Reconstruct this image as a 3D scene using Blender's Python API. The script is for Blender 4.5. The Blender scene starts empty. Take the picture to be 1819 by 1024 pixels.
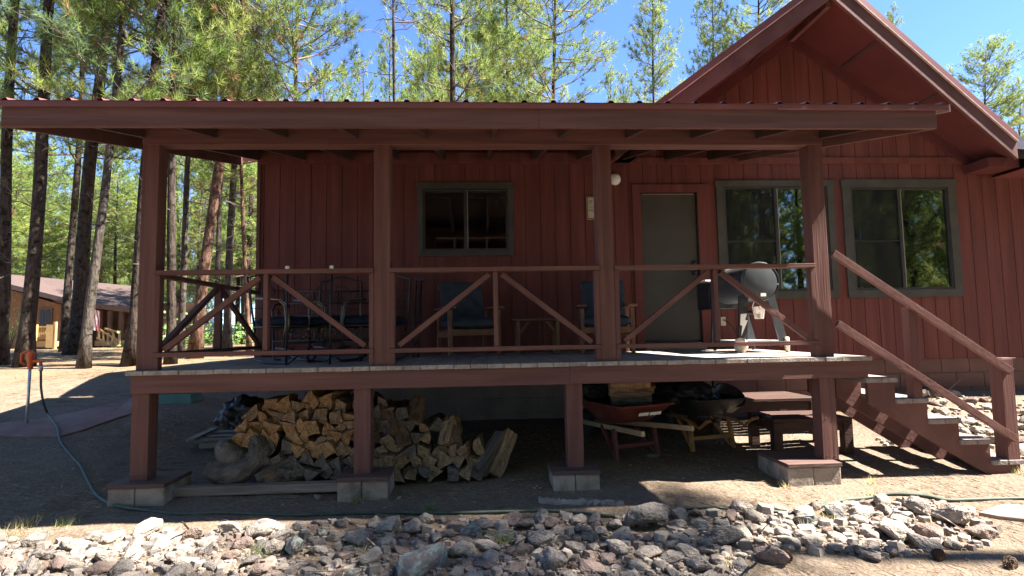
import bpy, bmesh, math, random
import numpy as np
from mathutils import Vector, Matrix, Euler, noise
R = math.radians
PI = math.pi
sc = bpy.context.scene
col = sc.collection
random.seed(7)

# ------------------------------------------------------------------ camera
W, H, F = 1819.0, 1024.0, 1006.977
pitch, roll, yaw = .0764, -.0173, .0553
CAM = Vector((-.042, -4.9895, .2773))
fw = Vector((math.sin(yaw) * math.cos(pitch), math.cos(yaw) * math.cos(pitch), math.sin(pitch)))
r0 = Vector((math.cos(yaw), -math.sin(yaw), 0)); u0 = r0.cross(fw)
rt = math.cos(roll) * r0 + math.sin(roll) * u0
up = -math.sin(roll) * r0 + math.cos(roll) * u0
cd = bpy.data.cameras.new('camera'); cam = bpy.data.objects.new('camera', cd); col.objects.link(cam)
cam.matrix_world = Matrix(((rt.x, up.x, -fw.x, CAM.x), (rt.y, up.y, -fw.y, CAM.y), (rt.z, up.z, -fw.z, CAM.z), (0, 0, 0, 1)))
cd.sensor_width = 36; cd.lens = 36 * F / W; cd.clip_end = 2000; cd.clip_start = .05
sc.camera = cam

def ray(px, py): px = float(px); py = float(py); return fw + (px - W / 2) / F * rt - (py - H / 2) / F * up
def at(px, py, y):
    d = ray(px, py); return CAM + d * ((float(y) - CAM.y) / d.y)
def project(p):
    d = Vector(p) - CAM; z = d.dot(fw)
    return (W / 2 + F * d.dot(rt) / z, H / 2 - F * d.dot(up) / z, z)

# ------------------------------------------------------------------ terrain
TY = [-60, -6, -1.6, -.1, 1, 2.5, 5, 8, 12, 20, 30, 60, 200]
TZ = [-2.2, -1.55, -1.2, -1.08, -.92, -.66, -.42, -.28, -.14, -.06, 0, .35, 1.2]
PY = [-60, -6, -1.6, -.1, 1, 2.5, 4, 8, 12, 20, 30, 60, 200]
PZ = [-2.2, -1.55, -1.2, -1.08, -1.03, -.9, -.8, -.4, -.14, -.06, 0, .35, 1.2]
def sm(t): t = max(0, min(1, t)); return t * t * (3 - 2 * t)
def gz(x, y, fine=True):
    a = float(np.interp(y, TY, TZ)); b = float(np.interp(y, PY, PZ))
    k = sm((x + 4.2) / 1.4) * (1 - sm((x - 4.3) / 1.0))
    z = a * (1 - k) + b * k
    z += .03 * noise.noise((x * .55, y * .55, 0))
    if fine: z += .012 * noise.noise((x * 3.1, y * 3.1, 4)) + .006 * noise.noise((x * 9, y * 9, 9))
    if y > 12: z += .12 * noise.noise((x * .12, y * .12, 3))
    return z
def gp(px, py):
    d = ray(px, py); t = 2.0; 
    while t < 160:
        p = CAM + d * t
        if p.z < gz(p.x, p.y, False): break
        t += .02 + t * .004
    return CAM + d * t

# ------------------------------------------------------------------ materials
GAIN = 1.35
def mat(name, c1, c2=None, rough=.75, nscale=4, stretch=(1, 1, 1), bump=.25, bscale=None, bstretch=None, spec=.3, metal=0, detail=6, ramp=(.35, .68), wear=None, wscale=3, wamt=(.6, .72), dist=.01, wstretch=None, rings=0):
    m = bpy.data.materials.new(name); m.use_nodes = True
    nt = m.node_tree; n = nt.nodes; L = nt.links.new; b = n['Principled BSDF']
    b.inputs['Roughness'].default_value = rough; b.inputs['Metallic'].default_value = metal
    b.inputs['Specular IOR Level'].default_value = spec
    c1 = tuple(min(.8, v * GAIN) for v in c1); c2 = tuple(min(.8, v * GAIN) for v in c2) if c2 else None; wear = tuple(v * GAIN for v in wear) if wear else None
    c2 = c2 or tuple(min(1, v * 1.45 + .004) for v in c1)
    tc = n.new('ShaderNodeTexCoord'); mp = n.new('ShaderNodeMapping'); mp.inputs['Scale'].default_value = stretch
    oi = n.new('ShaderNodeObjectInfo'); ad = n.new('ShaderNodeVectorMath'); ad.operation = 'ADD'
    ml = n.new('ShaderNodeMath'); ml.operation = 'MULTIPLY'; ml.inputs[1].default_value = 37.0
    L(oi.outputs['Random'], ml.inputs[0]); L(tc.outputs['Object'], ad.inputs[0]); L(ml.outputs[0], ad.inputs[1]); L(ad.outputs[0], mp.inputs['Vector'])
    tx = n.new('ShaderNodeTexNoise'); tx.inputs['Scale'].default_value = nscale; tx.inputs['Detail'].default_value = detail
    L(mp.outputs[0], tx.inputs['Vector'])
    rp = n.new('ShaderNodeValToRGB'); rp.color_ramp.elements[0].position = ramp[0]; rp.color_ramp.elements[1].position = ramp[1]
    rp.color_ramp.elements[0].color = (*c1, 1); rp.color_ramp.elements[1].color = (*c2, 1)
    L(tx.outputs['Fac'], rp.inputs['Fac']); out = rp.outputs['Color']
    if wear:
        t2 = n.new('ShaderNodeTexNoise'); t2.inputs['Scale'].default_value = wscale; t2.inputs['Detail'].default_value = 8; t2.inputs['Roughness'].default_value = .65
        if wstretch:
            m2 = n.new('ShaderNodeMapping'); m2.inputs['Scale'].default_value = wstretch; L(ad.outputs[0], m2.inputs['Vector']); L(m2.outputs[0], t2.inputs['Vector'])
        else: L(ad.outputs[0], t2.inputs['Vector'])
        r2 = n.new('ShaderNodeMapRange'); r2.inputs['From Min'].default_value = wamt[0]; r2.inputs['From Max'].default_value = wamt[1]
        L(t2.outputs['Fac'], r2.inputs['Value'])
        mx = n.new('ShaderNodeMix'); mx.data_type = 'RGBA'; L(r2.outputs[0], mx.inputs[0]); L(out, mx.inputs[6]); mx.inputs[7].default_value = (*wear, 1); out = mx.outputs[2]
    if rings:
        wv = n.new('ShaderNodeTexWave'); wv.wave_type = 'RINGS'; wv.rings_direction = 'Y'; wv.inputs['Scale'].default_value = rings; wv.inputs['Distortion'].default_value = 3.5; wv.inputs['Detail'].default_value = 3; wv.inputs['Detail Scale'].default_value = 2
        L(tc.outputs['Object'], wv.inputs['Vector']); mr = n.new('ShaderNodeMapRange'); mr.inputs['To Min'].default_value = .55; mr.inputs['To Max'].default_value = 1.12; L(wv.outputs['Fac'], mr.inputs['Value'])
        mm = n.new('ShaderNodeMix'); mm.data_type = 'RGBA'; mm.blend_type = 'MULTIPLY'; mm.inputs[0].default_value = .8; L(out, mm.inputs[6]); L(mr.outputs[0], mm.inputs[7]); out = mm.outputs[2]
    L(out, b.inputs['Base Color'])
    if bump:
        t3 = n.new('ShaderNodeTexNoise'); t3.inputs['Scale'].default_value = bscale or nscale * 4; t3.inputs['Detail'].default_value = 6
        m3 = n.new('ShaderNodeMapping'); m3.inputs['Scale'].default_value = bstretch or stretch
        L(ad.outputs[0], m3.inputs['Vector']); L(m3.outputs[0], t3.inputs['Vector'])
        bp = n.new('ShaderNodeBump'); bp.inputs['Strength'].default_value = bump; bp.inputs['Distance'].default_value = dist
        L(t3.outputs['Fac'], bp.inputs['Height']); L(bp.outputs['Normal'], b.inputs['Normal'])
    return m

VG = (9, 9, .5); HG = (.5, 9, 9); YG = (9, .5, 9)
BR1, BR2 = (.080, .036, .031), (.117, .055, .047)
brownV = mat('brown_paint_upright', BR1, BR2, nscale=2.2, stretch=VG, bump=.35, bscale=6, spec=.25, wear=(.065, .033, .029), wscale=2.5, wamt=(.58, .72), wstretch=(14, 14, .5))
brownH = mat('brown_paint_level', BR1, BR2, nscale=2.2, stretch=HG, bump=.3, bscale=6, spec=.25, wear=(.065, .033, .029), wscale=2.5, wamt=(.58, .72), wstretch=(.5, 14, 14))
brownD = mat('brown_paint', BR1, BR2, nscale=3, bump=.3, bscale=30, spec=.25)
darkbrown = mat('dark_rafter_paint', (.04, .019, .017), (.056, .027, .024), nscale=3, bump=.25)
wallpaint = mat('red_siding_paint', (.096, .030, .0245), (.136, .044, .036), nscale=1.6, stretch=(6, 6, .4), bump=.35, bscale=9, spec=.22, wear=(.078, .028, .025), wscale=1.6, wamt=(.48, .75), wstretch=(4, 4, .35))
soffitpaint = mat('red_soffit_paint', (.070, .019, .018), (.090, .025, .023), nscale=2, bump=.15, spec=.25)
metalred = mat('red_roof_metal', (.115, .036, .034), (.145, .048, .045), nscale=2, bump=.05, rough=.42, spec=.5)
metalredlight = mat('weathered_metal_edge', (.30, .22, .20), (.42, .34, .32), nscale=14, bump=.1, rough=.5)
deckwood = mat('weathered_deck_wood', (.19, .16, .142), (.28, .245, .222), nscale=2.5, stretch=(11, .45, 11), bump=.5, bscale=5, spec=.2, wear=(.12, .095, .085), wscale=4, wamt=(.5, .7))
treadwood = mat('weathered_tread_wood', (.145, .118, .11), (.215, .18, .17), nscale=2.5, stretch=(9, .6, 9), bump=.5, bscale=5, spec=.2, wear=(.17, .12, .11), wscale=5, wamt=(.5, .7))
trimgrey = mat('grey_window_trim', (.045, .042, .035), (.062, .058, .049), nscale=5, bump=.2, spec=.25)
doorgrey = mat('grey_door_paint', (.048, .043, .037), (.060, .054, .047), nscale=3, bump=.08, rough=.5)
black = mat('black_paint', (.012, .012, .013), (.02, .02, .021), nscale=10, bump=.15, rough=.45, spec=.4)
blackmat = mat('black_sheet', (.010, .010, .011), (.018, .018, .02), nscale=6, bump=.3, rough=.5, spec=.4)
iron = mat('wrought_iron', (.016, .015, .014), (.035, .03, .026), nscale=18, bump=.3, rough=.35, spec=.5, metal=.3)
greysteel = mat('galvanised_steel', (.33, .34, .34), (.5, .5, .5), nscale=12, bump=.15, rough=.45, metal=.7)
grillsteel = mat('dusty_black_steel', (.03, .033, .038), (.042, .046, .052), nscale=4, bump=.06, rough=.34, spec=.55, wear=(.065, .066, .068), wscale=3, wamt=(.5, .8))
paleplastic = mat('pale_worn_plastic', (.38, .33, .245), (.5, .45, .36), nscale=9, bump=.15, rough=.6)
white = mat('white_enamel', (.55, .53, .49), (.62, .60, .56), nscale=6, bump=.05, rough=.4)
aged = mat('aged_white_board', (.38, .32, .24), (.47, .41, .32), nscale=18, bump=.2, rough=.7)
inkbrown = mat('dark_lettering', (.06, .04, .025), nscale=5, bump=0)
denim = mat('blue_cushion_cloth', (.034, .041, .052), (.054, .063, .079), nscale=9, bump=.4, bscale=120, rough=.95, spec=.1)
navy = mat('navy_cushion_cloth', (.010, .012, .02), (.018, .021, .032), nscale=9, bump=.4, bscale=120, rough=.95, spec=.1)
chairwood = mat('orange_chair_wood', (.12, .05, .026), (.18, .085, .045), nscale=3, stretch=(3, 3, 3), bump=.2, rough=.5, spec=.4)
tablewood = mat('brown_table_wood', (.10, .052, .03), (.15, .085, .05), nscale=3, stretch=(1, 6, 6), bump=.25, rough=.6)
picnicwood = mat('reddish_bench_wood', (.036, .018, .014), (.058, .03, .022), nscale=3, stretch=(1, 6, 6), bump=.35, rough=.7)
barrowred = mat('red_barrow_steel', (.085, .022, .017), (.12, .033, .026), nscale=6, bump=.2, rough=.5, wear=(.10, .05, .035), wscale=6, wamt=(.58, .72))
barrowyellow = mat('yellow_barrow_paint', (.26, .12, .035), (.34, .18, .06), nscale=6, bump=.25, rough=.6, wear=(.17, .08, .04), wscale=7, wamt=(.52, .66))
barrowwood = mat('pale_handle_wood', (.26, .17, .09), (.36, .26, .15), nscale=3, stretch=(1, 8, 8), bump=.3)
rubber = mat('tyre_rubber', (.018, .017, .016), (.03, .028, .026), nscale=12, bump=.3, rough=.85)
concrete = mat('rough_concrete', (.17, .138, .115), (.27, .225, .19), nscale=7, bump=.7, bscale=45, rough=.95, spec=.1, wear=(.105, .082, .068), wscale=4, wamt=(.5, .68))
capboard = mat('red_pier_board', (.060, .034, .029), (.090, .052, .045), nscale=3, stretch=(1, 6, 6), bump=.4)
blockpaint = mat('painted_foundation', (.10, .054, .043), (.13, .07, .057), nscale=3, bump=.5, bscale=40, rough=.9)
blockgrey = mat('grey_block_wall', (.13, .108, .093), (.18, .15, .13), nscale=4, bump=.5, bscale=40, rough=.95)
flagstone = mat('red_flagstone', (.125, .066, .054), (.175, .10, .085), nscale=3, bump=.5, rough=.9, wear=(.17, .13, .105), wscale=2.4, wamt=(.5, .68))
greenplastic = mat('green_box_plastic', (.035, .085, .07), (.05, .11, .09), nscale=5, bump=.1, rough=.5)
hosemat = mat('green_hose', (.036, .048, .036), (.060, .075, .060), nscale=12, bump=.1, rough=.6, spec=.25)
orangepaint = mat('orange_hydrant_paint', (.45, .075, .02), (.55, .11, .032), nscale=10, bump=.2, rough=.5)
oldwood = mat('grey_pallet_wood', (.12, .10, .083), (.20, .17, .145), nscale=3, stretch=(3, 3, 3), bump=.5, rough=.9)
driftwood = mat('grey_twisted_wood', (.06, .05, .045), (.13, .11, .098), nscale=2.6, stretch=(3, 3, 3), bump=.9, bscale=16, rough=.85, dist=.03)

def wood(name, a, b, stretch=(8, .8, 8)): return mat(name, a, b, nscale=3.5, stretch=stretch, bump=.8, bscale=9, rough=.9, spec=.1, dist=.012, rings=16)
logmats = {'orange': wood('fresh_orange_split_wood', (.19, .102, .048), (.33, .207, .112)),
           'tan': wood('tan_split_wood', (.135, .088, .055), (.255, .18, .118)),
           'grey': wood('weathered_grey_split_wood', (.070, .059, .052), (.14, .118, .104))}
barkmat = mat('pine_log_bark', (.055, .036, .027), (.13, .085, .06), nscale=9, stretch=(2, 1, 2), bump=.9, bscale=22, rough=.95, spec=.1, dist=.02)

# ------------------------------------------------------------------ mesh builder
class MB:
    def __init__(s): s.v = []; s.f = []; s.m = []; s.sm = []
    def add(s, vs, fs, mi=0, smooth=False):
        k = len(s.v); s.v += [Vector(p) for p in vs]
        for f in fs: s.f.append([i + k for i in f]); s.m.append(mi); s.sm.append(smooth)
        return s
    def box(s, x0, x1, y0, y1, z0, z1, mi=0, M=None):
        vs = [Vector(p) for p in ((x0, y0, z0), (x1, y0, z0), (x1, y1, z0), (x0, y1, z0), (x0, y0, z1), (x1, y0, z1), (x1, y1, z1), (x0, y1, z1))]
        if M: vs = [M @ p for p in vs]
        return s.add(vs, [(0, 3, 2, 1), (4, 5, 6, 7), (0, 1, 5, 4), (1, 2, 6, 5), (2, 3, 7, 6), (3, 0, 4, 7)], mi)
    def bar(s, p, q, w, h, upv=(0, 0, 1), mi=0):          # square bar p->q; h along upv, w across
        p = Vector(p); q = Vector(q); d = (q - p).normalized(); u = Vector(upv); u = (u - d * u.dot(d)).normalized(); a = d.cross(u)
        vs = []
        for c in (p, q):
            for i, j in ((-1, -1), (1, -1), (1, 1), (-1, 1)): vs.append(c + a * (w / 2 * i) + u * (h / 2 * j))
        return s.add(vs, [(3, 2, 1, 0), (4, 5, 6, 7), (0, 1, 5, 4), (1, 2, 6, 5), (2, 3, 7, 6), (3, 0, 4, 7)], mi)
    def tube(s, pts, rad, n=8, mi=0, cap=True, smooth=True, closed=False):
        pts = [Vector(p) for p in pts]; k = len(pts); rad = rad if isinstance(rad, (list, tuple)) else [rad] * k
        vs = []; a = None
        for i, p in enumerate(pts):
            if closed: d = pts[(i + 1) % k] - pts[i - 1]
            else: d = pts[min(i + 1, k - 1)] - pts[max(i - 1, 0)]
            d.normalize()
            if a is None: a = d.orthogonal().normalized()
            else:
                a = a - d * a.dot(d); a = a.normalized() if a.length > 1e-6 else d.orthogonal().normalized()
            b = d.cross(a)
            for j in range(n):
                t = 2 * PI * j / n; vs.append(p + (a * math.cos(t) + b * math.sin(t)) * rad[i])
        fs = []
        for i in range(k if closed else k - 1):
            i2 = (i + 1) % k
            for j in range(n): fs.append((i * n + j, i * n + (j + 1) % n, i2 * n + (j + 1) % n, i2 * n + j))
        s.add(vs, fs, mi, smooth)
        if cap and not closed:
            o = len(s.v) - k * n
            s.f.append([o + j for j in range(n)][::-1]); s.m.append(mi); s.sm.append(False)
            s.f.append([o + (k - 1) * n + j for j in range(n)]); s.m.append(mi); s.sm.append(False)
        return s
    def lathe(s, prof, c, axis=(0, 0, 1), n=24, mi=0, smooth=True):   # prof: (r, h)
        ax = Vector(axis).normalized(); a = ax.orthogonal().normalized(); b = ax.cross(a); c = Vector(c); vs = []
        for r_, h_ in prof:
            for j in range(n):
                t = 2 * PI * j / n; vs.append(c + ax * h_ + (a * math.cos(t) + b * math.sin(t)) * r_)
        fs = []
        for i in range(len(prof) - 1):
            for j in range(n): fs.append((i * n + j, i * n + (j + 1) % n, (i + 1) * n + (j + 1) % n, (i + 1) * n + j))
        fs.append(tuple(range(n))[::-1]); fs.append(tuple((len(prof) - 1) * n + j for j in range(n)))
        return s.add(vs, fs, mi, smooth)
    def prism(s, poly, d, mi=0):                            # poly: 3-D loop, d: extrusion vector
        n = len(poly); p = [Vector(q) for q in poly]; d = Vector(d)
        fs = [tuple(range(n))[::-1], tuple(range(n, 2 * n))] + [(i, (i + 1) % n, n + (i + 1) % n, n + i) for i in range(n)]
        return s.add(p + [q + d for q in p], fs, mi)
    def quad(s, a, b, c, d, mi=0): return s.add([a, b, c, d], [(0, 1, 2, 3)], mi)
    def mesh(s, name, mats, off=Vector((0, 0, 0)), fix=True):
        me = bpy.data.meshes.new(name); me.from_pydata([tuple(v - off) for v in s.v], [], s.f)
        for m in (mats if isinstance(mats, (list, tuple)) else [mats]): me.materials.append(m)
        me.polygons.foreach_set('material_index', s.m); me.polygons.foreach_set('use_smooth', s.sm)
        if fix:
            bm = bmesh.new(); bm.from_mesh(me); bmesh.ops.recalc_face_normals(bm, faces=bm.faces); bm.to_mesh(me); bm.free()
        me.update(); return me
    def build(s, name, mats, parent=None, bevel=0, local=False, fix=True):
        off = Vector((0, 0, 0))
        if parent is not None and not local:
            p = parent
            while p is not None: off += p.location; p = p.parent
        o = bpy.data.objects.new(name, s.mesh(name, mats, off, fix)); col.objects.link(o)
        if parent is not None: o.parent = parent
        if bevel:
            b = o.modifiers.new('bevel', 'BEVEL'); b.width = bevel; b.segments = 2; b.limit_method = 'ANGLE'; b.angle_limit = R(40); b.harden_normals = False
        return o

def tag(o, label=None, cat=None, group=None, kind=None):
    if label: o['label'] = label
    if cat: o['category'] = cat
    if group: o['group'] = group
    if kind: o['kind'] = kind
    return o
def thing(name, label, cat, loc=(0, 0, 0), rz=0, group=None):
    o = bpy.data.objects.new(name, None); col.objects.link(o); o.location = loc; o.rotation_euler.z = rz
    return tag(o, label, cat, group)
def copy_tree(o, parent=None):
    c = o.copy(); col.objects.link(c); c.parent = parent
    for ch in list(o.children): copy_tree(ch, c)
    return c

# ------------------------------------------------------------------ light and sky
SUNV = Vector((.755, -.105, 1)).normalized()
el = math.asin(SUNV.z); azr = math.atan2(SUNV.x, SUNV.y)
wd = bpy.data.worlds.new('World'); sc.world = wd; wd.use_nodes = True
nt = wd.node_tree; bg = nt.nodes['Background']; sk = nt.nodes.new('ShaderNodeTexSky'); sk.sky_type = 'NISHITA'; sk.sun_disc = False
sk.sun_elevation = el; sk.sun_rotation = azr; sk.altitude = 1900; sk.air_density = 1.0; sk.dust_density = .3; sk.ozone_density = 1.6
tint = nt.nodes.new('ShaderNodeMix'); tint.data_type = 'RGBA'; tint.blend_type = 'MULTIPLY'; tint.inputs[0].default_value = 1; tint.inputs[7].default_value = (.45, .56, .74, 1)
nt.links.new(sk.outputs[0], tint.inputs[6]); nt.links.new(tint.outputs[2], bg.inputs[0]); bg.inputs[1].default_value = .085
sl = bpy.data.lights.new('sun', 'SUN'); sl.energy = 5.0; sl.angle = R(.5); sl.color = (1, .94, .84)
so = bpy.data.objects.new('sun', sl); col.objects.link(so); so.rotation_euler = SUNV.to_track_quat('Z', 'Y').to_euler()
sc.view_settings.view_transform = 'Standard'; sc.view_settings.look = 'None'; sc.view_settings.gamma = 1; sc.view_settings.exposure = 2.68
sc.cycles.max_bounces = 6; sc.cycles.diffuse_bounces = 4; sc.cycles.glossy_bounces = 3; sc.cycles.transparent_max_bounces = 8; sc.cycles.transmission_bounces = 4
sc.cycles.use_denoising = True; sc.cycles.sample_clamp_indirect = 6

# ------------------------------------------------------------------ ground
def spaced(a, b, d0, d1, grow):
    l = [a]; 
    return l
def axis(lo, hi, near_lo, near_hi, step):
    v = list(np.arange(near_lo, near_hi, step)); s = step; x = v[-1]
    while x < hi: s *= 1.13; x += s; v.append(x)
    s = step; x = near_lo; pre = []
    while x > lo: s *= 1.13; x -= s; pre.append(x)
    return pre[::-1] + v
xs = axis(-420, 420, -7.5, 7, .05); ys = axis(-60, 500, -1.9, 3.2, .045)
nx, ny = len(xs), len(ys)
verts = [(x, y, gz(x, y)) for y in ys for x in xs]
faces = [(j * nx + i, j * nx + i + 1, (j + 1) * nx + i + 1, (j + 1) * nx + i) for j in range(ny - 1) for i in range(nx - 1)]
gm = bpy.data.meshes.new('ground'); gm.from_pydata(verts, [], faces)
gm.polygons.foreach_set('use_smooth', [True] * len(faces)); ground = bpy.data.objects.new('ground', gm); col.objects.link(ground); tag(ground, kind='structure')
dirt = bpy.data.materials.new('needle_strewn_dirt'); dirt.use_nodes = True
n = dirt.node_tree.nodes; L = dirt.node_tree.links.new; b = n['Principled BSDF']; b.inputs['Roughness'].default_value = .97; b.inputs['Specular IOR Level'].default_value = .1
tc = n.new('ShaderNodeTexCoord')
def nz(scale, det=6, st=None, rough=.6):
    t = n.new('ShaderNodeTexNoise'); t.inputs['Scale'].default_value = scale; t.inputs['Detail'].default_value = det; t.inputs['Roughness'].default_value = rough
    if st:
        m_ = n.new('ShaderNodeMapping'); m_.inputs['Scale'].default_value = st; L(tc.outputs['Object'], m_.inputs[0]); L(m_.outputs[0], t.inputs[0])
    else: L(tc.outputs['Object'], t.inputs[0])
    return t.outputs['Fac']
def ramp(src, *stops):
    r_ = n.new('ShaderNodeValToRGB'); e = r_.color_ramp.elements
    while len(e) < len(stops): e.new(.5)
    for i, (p, c) in enumerate(stops): e[i].position = p; e[i].color = (*c, 1)
    L(src, r_.inputs[0]); return r_.outputs[0]
def mixc(f, a, b_):
    m_ = n.new('ShaderNodeMix'); m_.data_type = 'RGBA'; L(f, m_.inputs[0]); L(a, m_.inputs[6]); L(b_, m_.inputs[7]); return m_.outputs[2]
soil = ramp(nz(1.7, 8), (.3, (.142, .105, .077)), (.52, (.195, .149, .112)), (.75, (.24, .193, .15)))
grit = ramp(nz(38, 4), (.34, (.085, .062, .046)), (.5, (.15, .113, .083)), (.68, (.235, .187, .145)))
gmix = n.new('ShaderNodeMix'); gmix.data_type = 'RGBA'; gmix.inputs[0].default_value = .6; L(soil, gmix.inputs[6]); L(grit, gmix.inputs[7])
straw = ramp(nz(14, 5, (1, 4, 1)), (.3, (.125, .077, .036)), (.55, (.19, .127, .067)), (.75, (.24, .172, .10)))
sx = n.new('ShaderNodeSeparateXYZ'); L(tc.outputs['Object'], sx.inputs[0])
far = n.new('ShaderNodeMapRange'); far.inputs['From Min'].default_value = 2.5; far.inputs['From Max'].default_value = 7; L(sx.outputs[1], far.inputs[0])
msk = n.new('ShaderNodeMath'); msk.operation = 'MULTIPLY_ADD'; L(nz(.8, 6), msk.inputs[0]); msk.inputs[1].default_value = 1.6; msk.inputs[2].default_value = -.9
ad_ = n.new('ShaderNodeMath'); ad_.operation = 'MULTIPLY_ADD'; ad_.use_clamp = True; L(far.outputs[0], ad_.inputs[0]); ad_.inputs[1].default_value = .75; L(msk.outputs[0], ad_.inputs[2])
L(mixc(ad_.outputs[0], gmix.outputs[2], straw), b.inputs['Base Color'])
bp_ = n.new('ShaderNodeBump'); bp_.inputs['Strength'].default_value = .9; bp_.inputs['Distance'].default_value = .02
adn = n.new('ShaderNodeMath'); adn.operation = 'ADD'; L(nz(45, 5), adn.inputs[0]); L(nz(12, 5), adn.inputs[1]); L(adn.outputs[0], bp_.inputs['Height']); L(bp_.outputs[0], b.inputs['Normal'])
gm.materials.append(dirt)
# ------------------------------------------------------------------ covered porch
YW = 2.563
PX = [-2.891, -.904, 1.083, 3.07]
porch = thing('covered_porch', 'raised brown timber porch with corrugated metal roof along the red cabin front', 'porch', (.2, 0, -1.05))
m = MB(); random.seed(3)
x = -3.01
for i in range(45):
    w = .1405; dz = random.uniform(-.0012, .0012); e = random.uniform(-.006, .006)
    y1 = YW - .006
    m.box(x, x + w, -.06 + e, y1, -.038 + dz, dz); x += .1437
m.build('deck', deckwood, porch, bevel=.004)
m = MB(); m.box(-2.975, .72, -.04, -.002, -.19, -.0395); m.box(.7215, 3.418, -.0415, -.002, -.1885, -.0395)
m.build('rim_beam', brownH, porch, bevel=.003)
m = MB()
for xx in np.arange(-2.8, 3.4, .406): m.box(xx, xx + .038, 0, 2.5, -.18, -.0395)
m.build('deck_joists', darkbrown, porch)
m = MB(); m.box(-2.9745, -2.936, -.001, 2.54, -.19, -.0395); m.box(3.38, 3.417, -.001, 2.54, -.1885, -.0395); m.build('side_beam', brownD, porch, bevel=.003)
for i, xx in enumerate(PX):
    m = MB(); m.box(xx - .07, xx + .07, 0, .14, .0006, 2.03); m.build('upper_post', brownV, porch, bevel=.004)
LP = [-2.9, -1.066, .762, 3.045]
for xx in LP:
    m = MB(); zt = -.905
    m.box(xx - .07, xx + .07, -.02, .12, zt, -.1902)
    for a in (-.035, .035):
        for zz in (zt + .035, zt + .36): m.tube([(xx + a, -.0195, zz), (xx + a, -.024, zz)], .006, 8)
    m.build('lower_post', brownV, porch, bevel=.004)
# post beam and rafters
s_ = .228
def zr(y): return 1.995 + s_ * (y + .75)            # underside of roof sheathing
m = MB(); m.box(-2.965, 3.145, -.004, .143, 1.955, 2.145); m.build('post_beam', brownH, porch, bevel=.004)
m = MB(); m.box(-3.5, .42, -.79, -.752, 1.824, 1.985); m.box(.4212, 3.59, -.7915, -.752, 1.8255, 1.985); m.build('fascia_board', brownH, porch, bevel=.003)
for xx in list(np.arange(-2.98, 3.4, .61)):
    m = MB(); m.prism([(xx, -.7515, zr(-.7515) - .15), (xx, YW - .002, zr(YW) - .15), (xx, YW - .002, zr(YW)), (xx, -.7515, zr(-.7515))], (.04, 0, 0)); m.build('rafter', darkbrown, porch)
for xx in (-3.499, 3.55):
    m = MB(); m.prism([(xx, -.7515, zr(-.7515) - .168), (xx, YW + .0 if xx > 0 else 3.25, zr(YW if xx > 0 else 3.25) - .168), (xx, YW if xx > 0 else 3.25, zr(YW if xx > 0 else 3.25)), (xx, -.7515, zr(-.7515))], (.038, 0, 0)); m.build('end_rafter', brownD, porch, bevel=.003)
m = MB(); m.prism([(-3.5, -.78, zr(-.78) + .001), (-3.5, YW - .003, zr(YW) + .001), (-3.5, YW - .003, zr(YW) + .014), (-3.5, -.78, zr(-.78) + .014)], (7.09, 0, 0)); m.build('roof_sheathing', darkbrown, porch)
# corrugated sheet: flat pans with raised ribs
prof = []; x = -3.64; k = 0
while x < 3.70:
    prof += [(x, 0), (x + .150, 0), (x + .163, .017), (x + .187, .017), (x + .200, 0)]; x += .222
prof = [(min(a, 3.70), b_) for a, b_ in prof if a <= 3.71]
m = MB(); n_ = len(prof); vs = []
for (yy, dz) in ((-.815, .032), (3.2, .032)):
    for a, b_ in prof: vs.append((a, yy, zr(yy) + dz + b_))
for (yy, dz) in ((-.815, .030), (3.2, .030)):
    for a, b_ in prof: vs.append((a, yy, zr(yy) + dz + b_))
fs = [(i, i + 1, n_ + i + 1, n_ + i) for i in range(n_ - 1)] + [(2 * n_ + i, 3 * n_ + i, 3 * n_ + i + 1, 2 * n_ + i + 1) for i in range(n_ - 1)] + [(i, 2 * n_ + i, 2 * n_ + i + 1, i + 1) for i in range(n_ - 1)]
m.add(vs, fs); m.build('metal_roof', metalred, porch, fix=False)
m = MB(); m.box(-3.66, 2.29, -.808, -.792, 1.968, 2.012); m.box(2.286, 3.685, -.811, -.7925, 1.964, 2.010); m.build('drip_edge', metalred, porch, bevel=.002)
m = MB(); m.prism([(3.686, -.81, 1.955), (3.686, -.81, zr(-.81) + .035), (3.686, 2.5, zr(2.5) + .035), (3.686, 2.5, zr(2.5) - .02)], (.012, 0, 0)); m.build('rake_trim', metalredlight, porch)

# railings: one child per bay
def rail_bay(P0, P1, nrm, xbrace=False):
    P0 = Vector(P0); P1 = Vector(P1); d = (P1 - P0).normalized(); L_ = (P1 - P0).length; nr = Vector(nrm)
    Z = Vector((0, 0, 1)); o = nr * .02
    g = MB(); g.bar(P0 + Z * .829 + o * 1.0 - d * .0, P1 + Z * .829 + o, .089, .038); r_ = g.build('top_rail', brownH if abs(d.x) > .5 else brownD, porch, bevel=.003)
    g = MB(); g.bar(P0 + Z * .129 + o, P1 + Z * .129 + o, .06, .038); g.build('bottom_rail', brownH if abs(d.x) > .5 else brownD, porch, bevel=.003)
    for q in (P0 + d * .02, P1 - d * .02):
        g = MB(); g.bar(q + Z * .15 + o * .2, q + Z * .809 + o * .2, .07, .04, d)
        g.bar(q + Z * .002 + o * .2, q + Z * .109 + o * .2, .07, .04, d)
        g.build('rail_stud', brownV, porch, bevel=.003)
    c = (P0 + P1) / 2
    g = MB(); g.bar(c + Z * .149, c + Z * .809, .07, .04, d); g.build('middle_stud', brownV, porch, bevel=.003)
    for sg in (-1, 1):
        a = c + d * (sg * .055) + Z * .785; b2 = c + d * (sg * (L_ / 2 - .075)) + Z * .172
        g = MB(); g.bar(a, b2, .05, .045, Z); g.build('diagonal_brace', brownD, porch, bevel=.003)
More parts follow.
